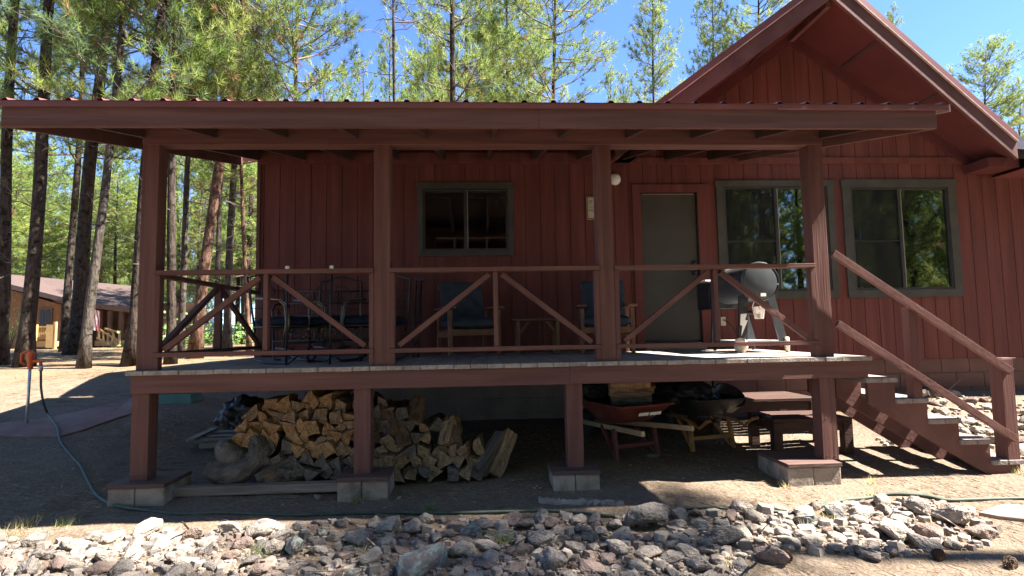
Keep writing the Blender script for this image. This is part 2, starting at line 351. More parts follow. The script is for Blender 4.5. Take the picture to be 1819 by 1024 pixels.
for i in range(3):
    rail_bay((PX[i] + .0705, .035, 0), (PX[i + 1] - .0705, .035, 0), (0, -1, 0))
rail_bay((PX[0], .1415, 0), (PX[0], 2.535, 0), (-1, 0, 0))

# piers
def pier(x0, x1, zt, label, y0=-.13, y1=.30):
    t = thing('concrete_pier', label, 'pier', ((x0 + x1) / 2, .08, gz((x0 + x1) / 2, .1) - .02), group='piers under the porch posts')
    m = MB(); xm = x0 + (x1 - x0) * .48
    m.box(x0, xm - .003, y0, y1, -1.18, zt - .034); m.box(xm, x1, y0 + .004, y1, -1.18, zt - .0345); m.build('concrete_block', concrete, t, bevel=.012)
    m = MB(); m.box(x0 - .006, x1 + .004, y0 - .01, y1, zt - .033, zt - .0005); m.build('cap_board', capboard, t, bevel=.003)
pier(-3.075, -2.63, -.905, 'wide concrete block pier under the far left porch post beside the hose')
pier(-1.245, -.83, -.905, 'concrete pier under the post standing in the firewood pile', y1=.24)
pier(.548, .945, -.905, 'concrete pier under the post between firewood and wheelbarrows', y1=.22)
pier(2.587, 3.06, -.905, 'sunlit concrete pier under the right post beside the stairs', y1=.42)

# ------------------------------------------------------------------ stairs
st = thing('porch_stairs', 'brown wooden porch stairs with grey treads and sloping handrails', 'stairs', (4.0, .5, gz(4.0, .5)))
TR = [(3.392, -.196), (3.668, -.386), (3.960, -.575), (4.242, -.765), (4.522, -.952)]
def stringer(y0, y1):
    pts = [(3.30, -.30)]
    pts = [(3.419, -.243)]
    for i, (x, z) in enumerate(TR):
        xe = TR[i + 1][0] + .005 if i < 4 else 4.80
        pts += [(xe, z - .043)] if i == 0 else [(x + .005, z - .043), (xe, z - .043)]
    pts += [(4.80, -1.09), (4.52, -1.10), (3.419, -.50 + .08)]
    pts[0] = (3.419, TR[0][1] - .043)
    return [(a, y0, b_) for a, b_ in pts], y1 - y0
for y0 in (-.02, .44, .90):
    p, t_ = stringer(y0, y0 + .04); m = MB(); m.prism(p, (0, t_, 0)); m.build('stringer', brownD, st, bevel=.002)
for i, (x, z) in enumerate(TR):
    m = MB(); w = .145
    m.box(x, x + w, -.045, .98, z - .042, z); m.box(x + w + .004, x + .295, -.048, .98, z - .0415, z + .0005); m.build('tread', treadwood, st, bevel=.005)
zt = lambda a, b_, x: a[1] + (b_[1] - a[1]) * (x - a[0]) / (b_[0] - a[0])
A, B = (3.142, .935), (4.745, -.165); C_, D_ = (3.142, .300), (4.735, -.765)
for yy in (-.062, ):
    for (p, q, h_) in ((A, B, .062), (C_, D_, .06)):
        m = MB(); m.bar((p[0], yy, p[1]), (q[0], yy, q[1]), .04, h_, (0, 0, 1)); m.build('handrail', brownD, st, bevel=.003)
m = MB(); m.box(3.835, 3.915, -.04, .05, TR[1][1] + .001, .43); m.build('baluster_post', brownV, st, bevel=.003)
m = MB(); m.box(4.675, 4.79, -.04, .09, TR[4][1] + .001, -.05); m.box(4.70, 4.835, -.03, .07, -.0495, -.042, 0); m.build('newel_post', brownV, st, bevel=.003)

# ------------------------------------------------------------------ house
house = thing('cabin', 'dark red board sided cabin with gable and grey trimmed windows', 'house', (2, 5, -.9))
XR, ZA, SL, YA = 4.40, 4.42, .715, 1.62
def zs(x): return ZA - SL * abs(x - XR)
def ztop(x):
    w = 2.78 if x < 2.1 else 2.62
    return max(w, zs(x) - .0) if 1.72 < x < 7.08 else w
rects = [(-.80, .335, 1.365, 2.21), (2.155, 2.945, .09, 2.145), (3.325, 4.80, .765, 2.225), (5.135, 6.56, .765, 2.205)]
def siding(x0, x1, z0, ztop, Y, rects, pitch=.2035, gw=.009, gd=.011, off=0):
    m = MB(); cuts = set([x0, x1]); g0 = x0 + off
    gro = []
    x = g0
    while x < x1: gro.append(x); x += pitch
    for g in gro: cuts |= {g, g + gw}
    for r_ in rects: cuts |= {r_[0], r_[1]}
    cuts |= {XR} if x0 < XR < x1 else set()
    cs = sorted(c for c in cuts if x0 <= c <= x1)
    for a, b_ in zip(cs, cs[1:]):
        if b_ - a < 1e-5: continue
        c = (a + b_) / 2; isg = any(g - 1e-6 <= c <= g + gw for g in gro); y = Y + (gd if isg else 0)
        iv = [(z0, None)]; segs = []
        rr = sorted([r_ for r_ in rects if r_[0] < c < r_[1]], key=lambda q: q[2]); lo = z0
        for r_ in rr: segs.append((lo, lo, r_[2], r_[2])); lo = r_[3]
        segs.append((lo, lo, ztop(a + 1e-6), ztop(b_ - 1e-6)))
        for (l0, l1, h0, h1) in segs: m.quad((a, y, l0), (b_, y, l1), (b_, y, h1), (a, y, h0))
        if isg:
            for xx in (a, b_):
                for (l0, l1, h0, h1) in segs: m.quad((xx, Y, l0), (xx, Y + gd, l0), (xx, Y + gd, h0), (xx, Y, h0))
    return m
siding(-2.95, 11.5, -.195, ztop, YW, rects, off=.06).build('siding', wallpaint, house, fix=False)
m = MB(); m.box(-2.949, -2.90, YW + .012, 8.6, -.195, 2.72); m.box(-2.949, 11.5, 8.55, 8.6, -.195, 2.6)
m.prism([(-2.949, YW + .03, 2.7), (-2.949, 8.55, 2.7), (-2.949, 5.6, 4.2)], (.05, 0, 0)); m.build('side_wall', wallpaint, house)
m = MB(); m.box(-2.975, -2.93, YW - .022, YW - .001, -.19, 2.6); m.build('corner_board', brownV, house, bevel=.003)
m = MB(); m.box(-2.95, 2.12, YW - .04, YW - .0012, 2.55, 2.70); m.build('ledger_board', wallpaint, house, bevel=.003)
m = MB(); m.box(2.121, 7.05, YW - .024, YW - .0013, 2.545, 2.635); m.build('band_board', wallpaint, house, bevel=.003)
# foundation
def blocks(x0, x1, z0, z1, Y, bw=.405, bh=.2, gap=.008):
    m = MB(); m.box(x0, x1, Y + .012, Y + .2, z0, z1); z = z1 - .002; r_ = 0
    while z > z0 + .02:
        x = x0 + (bw / 2 if r_ % 2 else 0) - bw
        while x < x1:
            a, b_ = max(x0, x), min(x1, x + bw - gap)
            if b_ > a + .01: m.box(a, b_, Y, Y + .05, max(z0, z - bh + gap), z)
            x += bw
        z -= bh; r_ += 1
    return m
blocks(-2.93, 3.06, -1.3, -.2, YW + .03).build('block_foundation', blockgrey, house, bevel=.003)
blocks(3.08, 11.4, -1.3, -.197, YW + .026).build('painted_foundation', blockpaint, house, bevel=.003)
# gable roof with a prow overhang
XE = 7.10; XL = 2 * XR - XE; YE = 2.05; TH = .235
def yfront(x): return YA + (YE - YA) * abs(x - XR) / (XE - XR)
for xe in (XE, XL):
    m = MB(); zb = zs(xe)
    a, b_, c, d = (XR, YA, ZA), (xe, YE, zb), (xe, 9.5, zb), (XR, 9.5, ZA)
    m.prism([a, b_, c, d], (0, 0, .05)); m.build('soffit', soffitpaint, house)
    m = MB(); m.prism([(XR, YA - .02, ZA + .264), (xe + .03 * (1 if xe > XR else -1), YE - .02, zb + .245), (xe + .03 * (1 if xe > XR else -1), 9.5, zb + .245), (XR, 9.5, ZA + .264)], (0, 0, .025)); m.build('metal_roof', metalred, house)
    # rake board + metal edge
    out = Vector((a[0] - b_[0], a[1] - b_[1], 0)).normalized(); nv = Vector((0, -1, 0)); nv = (nv - out * nv.dot(out)).normalized()
    m = MB(); m.prism([(XR, YA - .002, ZA - .045), (xe, YE - .002, zb - .045), (xe, YE - .002, zb + .20), (XR, YA - .002, ZA + .20)], nv * .04); m.build('rake_board', brownD, house)
    m = MB(); m.prism([(XR, YA - .003, ZA + .195), (xe, YE - .003, zb + .195), (xe, YE - .003, zb + .29), (XR, YA - .003, ZA + .29)], nv * .062); m.build('rake_metal', metalred, house)
    m = MB(); m.prism([(XR, YA - .003, ZA + .183), (xe, YE - .003, zb + .183), (xe, YE - .003, zb + .195), (XR, YA - .003, ZA + .195)], nv * .066); m.build('rake_metal_lip', metalredlight, house)
    # frieze along the wall and soffit battens
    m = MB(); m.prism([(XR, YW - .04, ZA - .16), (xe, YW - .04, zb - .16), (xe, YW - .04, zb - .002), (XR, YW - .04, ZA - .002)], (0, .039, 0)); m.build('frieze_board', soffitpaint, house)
    for f in (.25, .58):
        x = XR + (xe - XR) * f; m = MB(); w = .035
        m.prism([(x, yfront(x) + .001, zs(x) - .014), (x, YW - .041, zs(x) - .014), (x + w, YW - .041, zs(x + w) - .014), (x + w, yfront(x + w) + .001, zs(x + w) - .014)], (0, 0, .0135)); m.build('soffit_batten', darkbrown, house)
m = MB(); m.box(XR - .03, XR + .03, YA + .045, YW - .002, ZA - .12, ZA - .03); m.build('ridge_beam', brownD, house, bevel=.003)
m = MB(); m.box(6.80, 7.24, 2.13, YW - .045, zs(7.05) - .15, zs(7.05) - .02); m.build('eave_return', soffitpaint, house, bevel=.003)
# right wing roof with its fascia
m = MB(); m.box(7.25, 11.6, 1.98, 2.02, 2.315, 2.50); m.box(7.25, 11.6, 2.02, YW - .002, 2.33, 2.345); m.build('fascia', metalred, house, bevel=.003)
m = MB(); m.box(7.24, 11.6, 1.955, 2.0, 2.50, 2.515); m.build('drip_strip', metalredlight, house)
m = MB(); m.prism([(7.2, 1.96, 2.516), (7.2, 5.6, 3.98), (7.2, 5.6, 4.02), (7.2, 1.96, 2.556)], (4.6, 0, 0)); m.prism([(7.2, 5.6, 3.98), (7.2, 9.4, 2.516), (7.2, 9.4, 2.556), (7.2, 5.6, 4.02)], (4.6, 0, 0)); m.build('wing_roof', mat('dark_grey_roof', (.022, .022, .027), (.03, .03, .037), nscale=3, bump=.1, rough=1, spec=0), house)
# left wing roof behind the porch
m = MB(); m.prism([(-3.5, 3.255, zr(3.2) - .09), (-3.5, 5.6, 4.2), (-3.5, 8.95, 2.15), (-3.5, 8.95, 2.3), (-3.5, 5.6, 4.35), (-3.5, 3.255, zr(3.2) + .06)], (5.2, 0, 0)); m.build('wing_roof', metalred, house)

# windows
gl = bpy.data.materials.new('window_glass'); gl.use_nodes = True; n = gl.node_tree.nodes; L = gl.node_tree.links.new; n.remove(n['Principled BSDF'])
tr = n.new('ShaderNodeBsdfTransparent'); tr.inputs[0].default_value = (.62, .64, .64, 1); gs = n.new('ShaderNodeBsdfGlossy'); gs.inputs['Roughness'].default_value = .015; gs.inputs[0].default_value = (.95, 1, .98, 1)
fr = n.new('ShaderNodeFresnel'); fr.inputs[0].default_value = 2.7; mx = n.new('ShaderNodeMixShader'); L(fr.outputs[0], mx.inputs[0]); L(tr.outputs[0], mx.inputs[1]); L(gs.outputs[0], mx.inputs[2]); L(mx.outputs[0], n['Material Output'].inputs[0])
tcg = n.new('ShaderNodeTexCoord'); wv = n.new('ShaderNodeTexNoise'); wv.inputs['Scale'].default_value = 2.2; wv.inputs['Detail'].default_value = 1; L(tcg.outputs['Object'], wv.inputs[0]); bpg = n.new('ShaderNodeBump'); bpg.inputs['Strength'].default_value = .035; bpg.inputs['Distance'].default_value = .05; L(wv.outputs[0], bpg.inputs['Height']); L(bpg.outputs[0], gs.inputs['Normal'])
scr = bpy.data.materials.new('insect_screen'); scr.use_nodes = True; n = scr.node_tree.nodes; L = scr.node_tree.links.new; pb = n['Principled BSDF']; pb.inputs['Base Color'].default_value = (.012, .012, .012, 1); pb.inputs['Roughness'].default_value = .8
tr = n.new('ShaderNodeBsdfTransparent'); mx = n.new('ShaderNodeMixShader'); mx.inputs[0].default_value = .3; L(tr.outputs[0], mx.inputs[1]); L(pb.outputs[0], mx.inputs[2]); L(mx.outputs[0], n['Material Output'].inputs[0])
shade = mat('dark_room_blind', (.022, .022, .023), (.03, .03, .031), nscale=3, bump=.05, rough=.9)
room = mat('dark_room', (.015, .014, .013), (.02, .019, .018), nscale=3, bump=0, rough=.9)
frame_m = mat('bronze_window_frame', (.022, .02, .018), (.03, .028, .025), nscale=8, bump=.05, rough=.4, spec=.5)
palealu = mat('pale_frame_edge', (.20, .18, .14), (.26, .24, .19), nscale=8, bump=.05, rough=.5)
def window(r_, trim, screen, extra=None, wide=.12, lab=None):
    x0, x1, z0, z1 = r_; Y = YW
    f = MB()
    f.box(trim[0], trim[1], Y - .030, Y - .001, z1 + .0, trim[3]); f.box(trim[0] + .015, trim[1] - .015, Y - .030, Y - .001, trim[2], z0)
    f.box(trim[0] + .012, x0, Y - .027, Y - .0012, z0 + .0005, z1 - .0005); f.box(x1, trim[1] - .012, Y - .027, Y - .0012, z0 + .0005, z1 - .0005)
    w = f.build('window', trimgrey, house, bevel=.003)
    if lab: w['label'] = lab
    g = MB(); e = .028; xm = (x0 + x1) / 2
    for (a, b_, c, d) in ((x0, x1, z1 - e, z1), (x0, x1, z0, z0 + e), (x0, x0 + e, z0 + e, z1 - e), (x1 - e, x1, z0 + e, z1 - e)): g.box(a + .0005, b_ - .0005, Y - .012, Y + .05, c, d)
    g.box(xm - .022, xm + .022, Y - .006, Y + .045, z0 + e, z1 - e); g.build('frame', frame_m, w, bevel=.002)
    g = MB(); g.box(xm + .0225, xm + .032, Y - .004, Y + .02, z0 + e, z1 - e); g.build('sash_edge', palealu, w)
    for a, b_ in ((x0 + e, xm - .022), (xm + .033, x1 - e)):
        g = MB(); g.box(a, b_, Y + .016, Y + .021, z0 + e, z1 - e); g.build('pane', gl, w)
    if screen:
        g = MB(); g.box(x0 + e, xm - .0225, Y + .004, Y + .0055, z0 + e, z1 - e); g.build('insect_screen', scr, w)
        g = MB(); zz = z0 + (z1 - z0) * .47; g.box(x0 + e, xm - .0225, Y - .001, Y + .0035, zz, zz + .014); g.build('screen_bar', frame_m, w)
    return w
wl = mat('pale_blind_rail', (.58, .58, .58), (.6, .6, .6), nscale=6, bump=0)
w = window(rects[0], (-.885, .425, 1.288, 2.293), False, lab='small two pane window with its blind half lowered')
for a, b_ in ((-.765, -.255), (-.2, .30)):
    m = MB(); m.box(a, b_, YW + .06, YW + .075, 1.50, 2.10); m.build('blind', shade, w)
    m = MB(); m.box(a, b_, YW + .055, YW + .06, 2.098, 2.108); m.box(a, b_, YW + .055, YW + .06, 2.165, 2.178); m.build('blind_rail', wl, w)
window(rects[2], (3.205, 4.905, .655, 2.308), True, lab='tall two pane window behind the porch grill')
window(rects[3], (5.005, 6.69, .655, 2.318), True, lab='tall two pane window right of the porch reflecting pines')
m = MB()
for (x0, x1, z0, z1) in (rects[0], rects[2], rects[3]):
    a = .05; m.box(x0 - a, x1 + a, YW + .9, YW + .92, z0 - a, z1 + a); m.box(x0 - a - .02, x0 - a, YW + .06, YW + .92, z0 - a, z1 + a); m.box(x1 + a, x1 + a + .02, YW + .06, YW + .92, z0 - a, z1 + a)
    m.box(x0 - a - .02, x1 + a + .02, YW + .06, YW + .92, z1 + a, z1 + a + .02); m.box(x0 - a - .02, x1 + a + .02, YW + .06, YW + .92, z0 - a - .02, z0 - a)
m.build('dark_interior', room, house)
# door
x0, x1, z0, z1 = rects[1]
m = MB(); m.box(x0 - .115, x0, YW - .03, YW - .001, .0005, z1 + .0); m.box(x1, x1 + .17, YW - .03, YW - .001, .0005, z1); m.box(x0 - .115, x1 + .17, YW - .031, YW - .001, z1 + .0005, z1 + .11); m.build('door_frame', wallpaint, house, bevel=.003)
m = MB(); m.box(x0 + .002, x1 - .012, YW + .02, YW + .06, z0 + .035, z1 - .022); dr = m.build('door', doorgrey, house, bevel=.003)
m = MB(); m.box(x1 - .012, x1, YW - .01, YW + .08, z0 + .03, z1); m.box(x0 - .1, x1 + .1, YW + .062, YW + .1, z0 - .1, z1 + .2); m.build('door_jamb', black, dr)
m = MB(); m.box(x0 + .03, x1 - .03, YW + .005, YW + .04, z1 - .0215, z1 - .015); m.build('door_sweep', palealu, dr)
m = MB()
for zz, rr in ((1.03, .03), (1.17, .026)): m.lathe([(rr, 0), (rr, .012), (rr * .5, .016), (rr * .5, .03), (rr * .95, .036), (rr * .9, .058), (0.004, .064)], (x1 - .075, YW + .02, zz), (0, -1, 0), 16)
m.build('door_handle', black, dr)
m = MB(); m.box(x0 - .01, x1 + .02, YW - .10, YW + .02, .002, .05); m.build('threshold', palealu, house, bevel=.003); 
m = MB(); m.box(x0 + .02, x1 - .02, YW - .03, YW + .02, .0505, .085); m.build('door_sill', greysteel, house)
# outlet on the wall
ox, oz = 3.24, .365
m = MB(); m.box(ox - .035, ox + .035, YW - .014, YW - .001, oz - .06, oz + .06); ou = m.build('outlet', aged, house, bevel=.004)
m = MB(); m.tube([(ox, YW - .014, oz + .02), (ox + .02, YW - .05, oz - .0), (ox + .10, YW - .06, oz - .06), (ox + .19, YW - .05, oz - .25)], .006, 6); m.build('plug_cord', black, ou)
# lamp and sign
t = thing('wall_lamp', 'small round white porch lamp on the wall above the left side of the door', 'lamp', (1.815, YW - .002, 2.32))
m = MB(); m.lathe([(.055, 0), (.055, .025), (.042, .03)], (1.795, YW - .002, 2.32), (0, -1, 0), 20); m.build('lamp_base', white, t)
m = MB(); m.lathe([(.042, 0), (.072, .018), (.080, .05), (.070, .088), (.042, .108), (.005, .114)], (1.795, YW - .03, 2.31), (0, -1, 0), 24); m.build('lamp_globe', white, t)
t = thing('wall_sign', 'small cream lettered sign hanging on the red wall behind a porch post', 'sign', (1.56, YW - .02, 1.94))
m = MB(); m.box(1.412, 1.612, YW - .022, YW - .002, 1.775, 2.095); m.build('board', aged, t, bevel=.004)
m = MB()
for (a, b_, c, d) in ((1.418, 1.606, 2.078, 2.089), (1.418, 1.606, 1.781, 1.792), (1.418, 1.428, 1.793, 2.077), (1.596, 1.606, 1.793, 2.077)): m.box(a, b_, YW - .0255, YW - .0221, c, d)
m.build('border', inkbrown, t)
def text(body, name, mt, loc, size, parent, rx=90, ext=.0006, align='LEFT', shear=0):
    c = bpy.data.curves.new(name, 'FONT'); c.body = body; c.size = size; c.extrude = ext; c.align_x = align; c.shear = shear
    tmp = bpy.data.objects.new(name, c); me_ = bpy.data.meshes.new_from_object(tmp); bpy.data.objects.remove(tmp); me_.name = name
    me_o = bpy.data.objects.new(name, me_); col.objects.link(me_o); me_o.rotation_euler = (R(rx), 0, 0)
    me_.materials.clear(); me_.materials.append(mt)
    p = parent; off = Vector((0, 0, 0))
    while p is not None: off += p.location; p = p.parent
    me_o.parent = parent; me_o.location = Vector(loc) - off
    return me_o
for k, (s2, z, h_) in enumerate((('BE', 2.005, .05), ('MY', 1.972, .03), ('WITH', 1.935, .03), ('HO', 1.88, .055))):
    text(s2, 'lettering', inkbrown, (1.442, YW - .0228, z), h_, t)
# ------------------------------------------------------------------ things on the porch
def cushion(m, x0, x1, y0, y1, z0, z1, M=None, mi=0, nx=10, ny=10, puff=.03):
    def P(u, v, s):
        e = (1 - (2 * u - 1) ** 6) * (1 - (2 * v - 1) ** 6); zc = (z0 + z1) / 2; h = (z1 - z0) / 2
        k = max(0.0, e) ** .45
        p = Vector((x0 + (x1 - x0) * u, y0 + (y1 - y0) * v, zc + s * h * (.55 * k + .45) + s * puff * e * .4 + .004 * noise.noise((u * 6 + x0, v * 6, s))))
        return M @ p if M else p
    for s in (1, -1):
        vs = [P(i / nx, j / ny, s) for j in range(ny + 1) for i in range(nx + 1)]
        m.add(vs, [(j * (nx + 1) + i, j * (nx + 1) + i + 1, (j + 1) * (nx + 1) + i + 1, (j + 1) * (nx + 1) + i) for j in range(ny) for i in range(nx)], mi, True)
    ring = [(i / nx, 0) for i in range(nx)] + [(1, j / ny) for j in range(ny)] + [(1 - i / nx, 1) for i in range(nx)] + [(0, 1 - j / ny) for j in range(ny)]
    k = len(ring); m.add([P(u, v, -1) for u, v in ring] + [P(u, v, 1) for u, v in ring], [(i, (i + 1) % k, k + (i + 1) % k, k + i) for i in range(k)], mi, True)
    return m
def armchair(label, loc, rz):
    t = thing('wooden_armchair', label, 'armchair', loc, rz, 'blue cushioned porch armchairs'); lb = dict(local=True)
    for s in (-1, 1):
        m = MB(); m.bar((s * .29, -.28, 0), (s * .29, -.27, .53), .045, .06, (0, 1, 0)); m.build('front_leg', chairwood, t, bevel=.005, **lb)
        m = MB(); m.bar((s * .29, .30, 0), (s * .29, .24, .55), .045, .06, (0, 1, 0)); m.build('rear_leg', chairwood, t, bevel=.005, **lb)
        m = MB(); m.box(s * .29 - .055, s * .29 + .055, -.36, .30, .545, .572); m.build('arm', chairwood, t, bevel=.008, **lb)
        m = MB(); m.box(s * .29 - .02, s * .29 + .02, -.26, .26, .215, .29); m.build('side_rail', chairwood, t, bevel=.004, **lb)
    m = MB(); m.box(-.27, .27, -.30, -.26, .235, .305)
    for k in range(6): m.box(-.265, .265, -.25 + k * .085, -.19 + k * .085, .292, .312)
    m.build('seat_frame', chairwood, t, bevel=.004, **lb)
    m = MB()
    for k in range(5): m.bar((-.2 + k * .1, .2, .30), (-.2 + k * .1, .40, .86), .06, .018, (0, -1, .3))
    m.bar((-.27, .405, .84), (.27, .405, .84), .03, .07); m.build('backrest', chairwood, t, bevel=.004, **lb)
    m = MB(); cushion(m, -.275, .275, -.31, .22, .315, .435); m.build('seat_cushion', denim, t, **lb)
    m = MB(); cushion(m, -.265, .265, 0, .50, -.055, .055, Matrix.Translation((0, .175, .42)) @ Matrix.Rotation(R(71), 4, 'X')); m.build('back_cushion', denim, t, **lb)
armchair('blue cushioned wooden armchair left of the small porch table', (-.20, 1.86, .003), R(17))
armchair('blue cushioned wooden armchair half hidden behind the post beside the door', (1.47, 1.86, .003), R(-8))
t = thing('side_table', 'small wooden slatted side table standing between the two blue armchairs', 'table', (.62, 1.80, .002))
m = MB()
for k in range(5): m.box(-.30, .30, -.21 + k * .085, -.13 + k * .085, .395, .418)
m.build('tabletop', tablewood, t, bevel=.004, local=True)
for s in (-1, 1):
    for q in (-1, 1):
        m = MB(); m.box(s * .23 - .02, s * .23 + .02, q * .17 - .02, q * .17 + .02, 0, .394); m.build('leg', tablewood, t, bevel=.003, local=True)
    m = MB(); m.bar((s * .215, -.17, .25), (s * .10, -.17, .385), .02, .028); m.build('brace', tablewood, t, local=True)

# grill
t = thing('pellet_grill', 'black barrel grill on splayed legs behind the right porch railing', 'grill', (2.97, 1.35, .002))
gx, gz0 = 0, .765
m = MB(); prof = [(.02, -.002), (.175, 0), (.202, .012), (.208, .03)] + [(.208, .1 + .17 * k) for k in range(5)] + [(.202, .86), (.02, .865)]
m.lathe(prof, (0, -.40, gz0), (0, 1, 0), 40); m.build('barrel', grillsteel, t, local=True)
m = MB(); m.tube([(.210 * math.cos(a), -.392, gz0 + .210 * math.sin(a)) for a in np.linspace(0, 2 * PI, 40, endpoint=False)], .006, 6, closed=True); m.build('end_rim', black, t, local=True)
m = MB(); m.tube([(.24, -.25, gz0 - .02), (.275, -.24, gz0 - .02), (.275, .3, gz0 - .02), (.24, .31, gz0 - .02)], .011, 8); m.build('lid_handle', greysteel, t, local=True)
m = MB(); m.box(-.21, .21, .47, .86, gz0 - .26, gz0 + .06); m.build('hopper', black, t, bevel=.008, local=True)
m = MB(); m.box(-.23, .22, .45, .88, gz0 + .061, gz0 + .08); m.build('hopper_lid', grillsteel, t, bevel=.004, local=True)
for (sx, yy, lab) in ((-1, -.30, 'leg bearing a pale lightning bolt mark'), (1, -.30, None), (-1, .42, None), (1, .42, None)):
    m = MB(); m.bar((sx * .15, yy, .62), ((-.185 if sx < 0 else .285), yy, .075), .03, .085 if sx > 0 else .10, (1, 0, 0)); l = m.build('leg', black if sx < 0 else grillsteel, t, bevel=.003, local=True)  # right legs take the lighter steel to imitate sun falling on them
    if lab:
        l['label'] = lab; m = MB(); z0 = .30
        poly = [(-.025, .12), (.045, .125), (.022, .055), (.05, .05), (-.03, -.12), (-.012, -.005), (-.035, .0)]
        m.prism([(-.170 + a, yy - .017, z0 + b_) for a, b_ in poly], (0, -.002, 0)); m.build('bolt_mark', white, l, local=True)
m = MB(); m.box(-.20, .27, -.27, .40, .105, .13); m.build('lower_shelf', greysteel, t, bevel=.004, local=True)
for (sx, yy) in ((-1, -.33), (1, -.33)):
    m = MB(); c = ((-.215 if sx < 0 else .30), yy, .083); M_ = Vector((1, -.45 * sx, 0)).normalized()
    m.lathe([(.03, -.02), (.062, -.021), (.064, .021), (.03, .02)], c, M_, 20); w_ = m.build('wheel', black, t, local=True)
    m = MB(); m.lathe([(.063, -.022), (.08, -.02), (.083, 0), (.08, .02), (.063, .022)], c, M_, 24); m.build('tyre', paleplastic, w_, local=True)
for sx in (-1, 1):
    m = MB(); m.lathe([(.02, -.012), (.034, -.012), (.034, .012), (.02, .012)], ((-.19 if sx < 0 else .285), .42, .036), (1, 0, 0), 14); m.tube([((-.19 if sx < 0 else .285), .42, .04), ((-.19 if sx < 0 else .285), .42, .085)], .012, 8); m.build('caster', black, t, local=True)
m = MB(); m.tube([(0, .02, .54), (0, -.05, .45), (0, -.40, .42)], .02, 8, cap=True); m.box(-.014, .014, -.47, -.39, .405, .43); m.build('grease_spout', black, t, local=True)
m = MB(); m.box(-.005, .055, -.4075, -.4045, .605, .64); m.build('maker_plate', white, t, local=True)
t = thing('grease_bucket', 'small grimy metal bucket hanging under the black grill barrel', 'bucket', (2.915, .905, .365))
m = MB(); n_ = 24
m.lathe([(.044, 0), (.046, .004), (.064, .122), (.068, .125), (.068, .13), (.062, .13), (.044, .01), (.01, .008)], (0, 0, 0), (0, 0, 1), 24); m.build('pail', mat('grimy_bucket_tin', (.20, .18, .15), (.55, .52, .47), nscale=22, bump=.3, rough=.5, metal=.3, ramp=(.4, .55)), t, local=True)
m = MB(); m.tube([(.066 * math.cos(a), 0, .122 + .08 * math.sin(a)) for a in np.linspace(0, PI, 12)], .004, 6); m.build('handle', greysteel, t, local=True)
t = thing('board_bundle', 'pale weathered board lying across the top of the black grill hopper', 'board', (3.02, 2.0, .85))
m = MB(); m.bar((-.32, -.12, .006), (.22, -.02, .022), .14, .022); m.bar((-.02, -.30, .155), (.12, .1, .17), .09, .018); m.build('board', paleplastic, t, bevel=.004, local=True)

# wrought iron furniture behind the left bay
def spiral(c, r0_, turns, a0, plane='xz', n_=16, sgn=1):
    pts = []
    for i in range(n_ + 1):
        f = i / n_; a = a0 + sgn * turns * 2 * PI * f; r_ = r0_ * (1 - .8 * f)
        d = (math.cos(a) * r_, math.sin(a) * r_)
        pts.append(Vector((c[0] + d[0], c[1], c[2] + d[1])) if plane == 'xz' else Vector((c[0], c[1] + d[0], c[2] + d[1])))
    return pts
t = thing('iron_bench', 'long wrought iron porch bench with scroll panels and navy seat cushion', 'bench', (-1.78, 1.75, .002), 0)
m = MB(); wB = .58
for z_, y_ in ((.80, .30), (.50, .22), (.655, .26)): m.tube([(-wB, y_, z_), (wB, y_, z_)], .011, 8)
for x_ in np.linspace(-wB, wB, 5): m.tube([(x_, .18, .36), (x_, .30, .80)], .009, 6)
for a in np.linspace(-wB, wB - .29, 4):
    for b_ in np.linspace(0, .29, 6)[:-1]: m.tube([(a + b_, .265, .665), (a + b_ + .05, .295, .79)], .003, 4, cap=False); m.tube([(a + b_ + .05, .265, .665), (a + b_, .295, .79)], .003, 4, cap=False)
    m.tube(spiral((a + .14, .245, .575), .065, 1.4, 0), .006, 6)
m.build('backrest', iron, t, local=True)
m = MB()
for z_ in (.36, .21): m.tube([(-wB, -.25, z_), (wB, -.25, z_)], .012, 8)
m.tube([(-wB, .2, .36), (wB, .2, .36)], .012, 8)
for a in np.linspace(-wB + .1, wB - .1, 8): m.tube(spiral((a, -.25, .285), .062, 1.3, PI / 2, sgn=1 if int(a * 10) % 2 else -1), .006, 6)
m.build('seat_frame', iron, t, local=True)
m = MB(); cushion(m, -.56, -.01, -.24, .19, .372, .45, nx=12); cushion(m, .01, .56, -.24, .19, .372, .45, nx=12); m.build('seat_cushion', navy, t, local=True)
for s in (-1, 1):
    for y_ in (-.25, .2):
        m = MB(); m.tube([(s * wB, y_, .36), (s * wB, y_, .05), (s * (wB - .03), y_ - .05, .01), (s * (wB - .10), y_ - .05, .008)], .011, 8); m.build('leg', iron, t, local=True)
    m = MB(); m.tube([(s * wB, .26, .62), (s * wB, .0, .64), (s * wB, -.22, .62), (s * wB, -.30, .55), (s * wB, -.25, .36)], .012, 8); m.tube(spiral((s * wB, -.1, .5), .07, 1.3, 0, 'yz'), .006, 6); m.build('arm', iron, t, local=True)
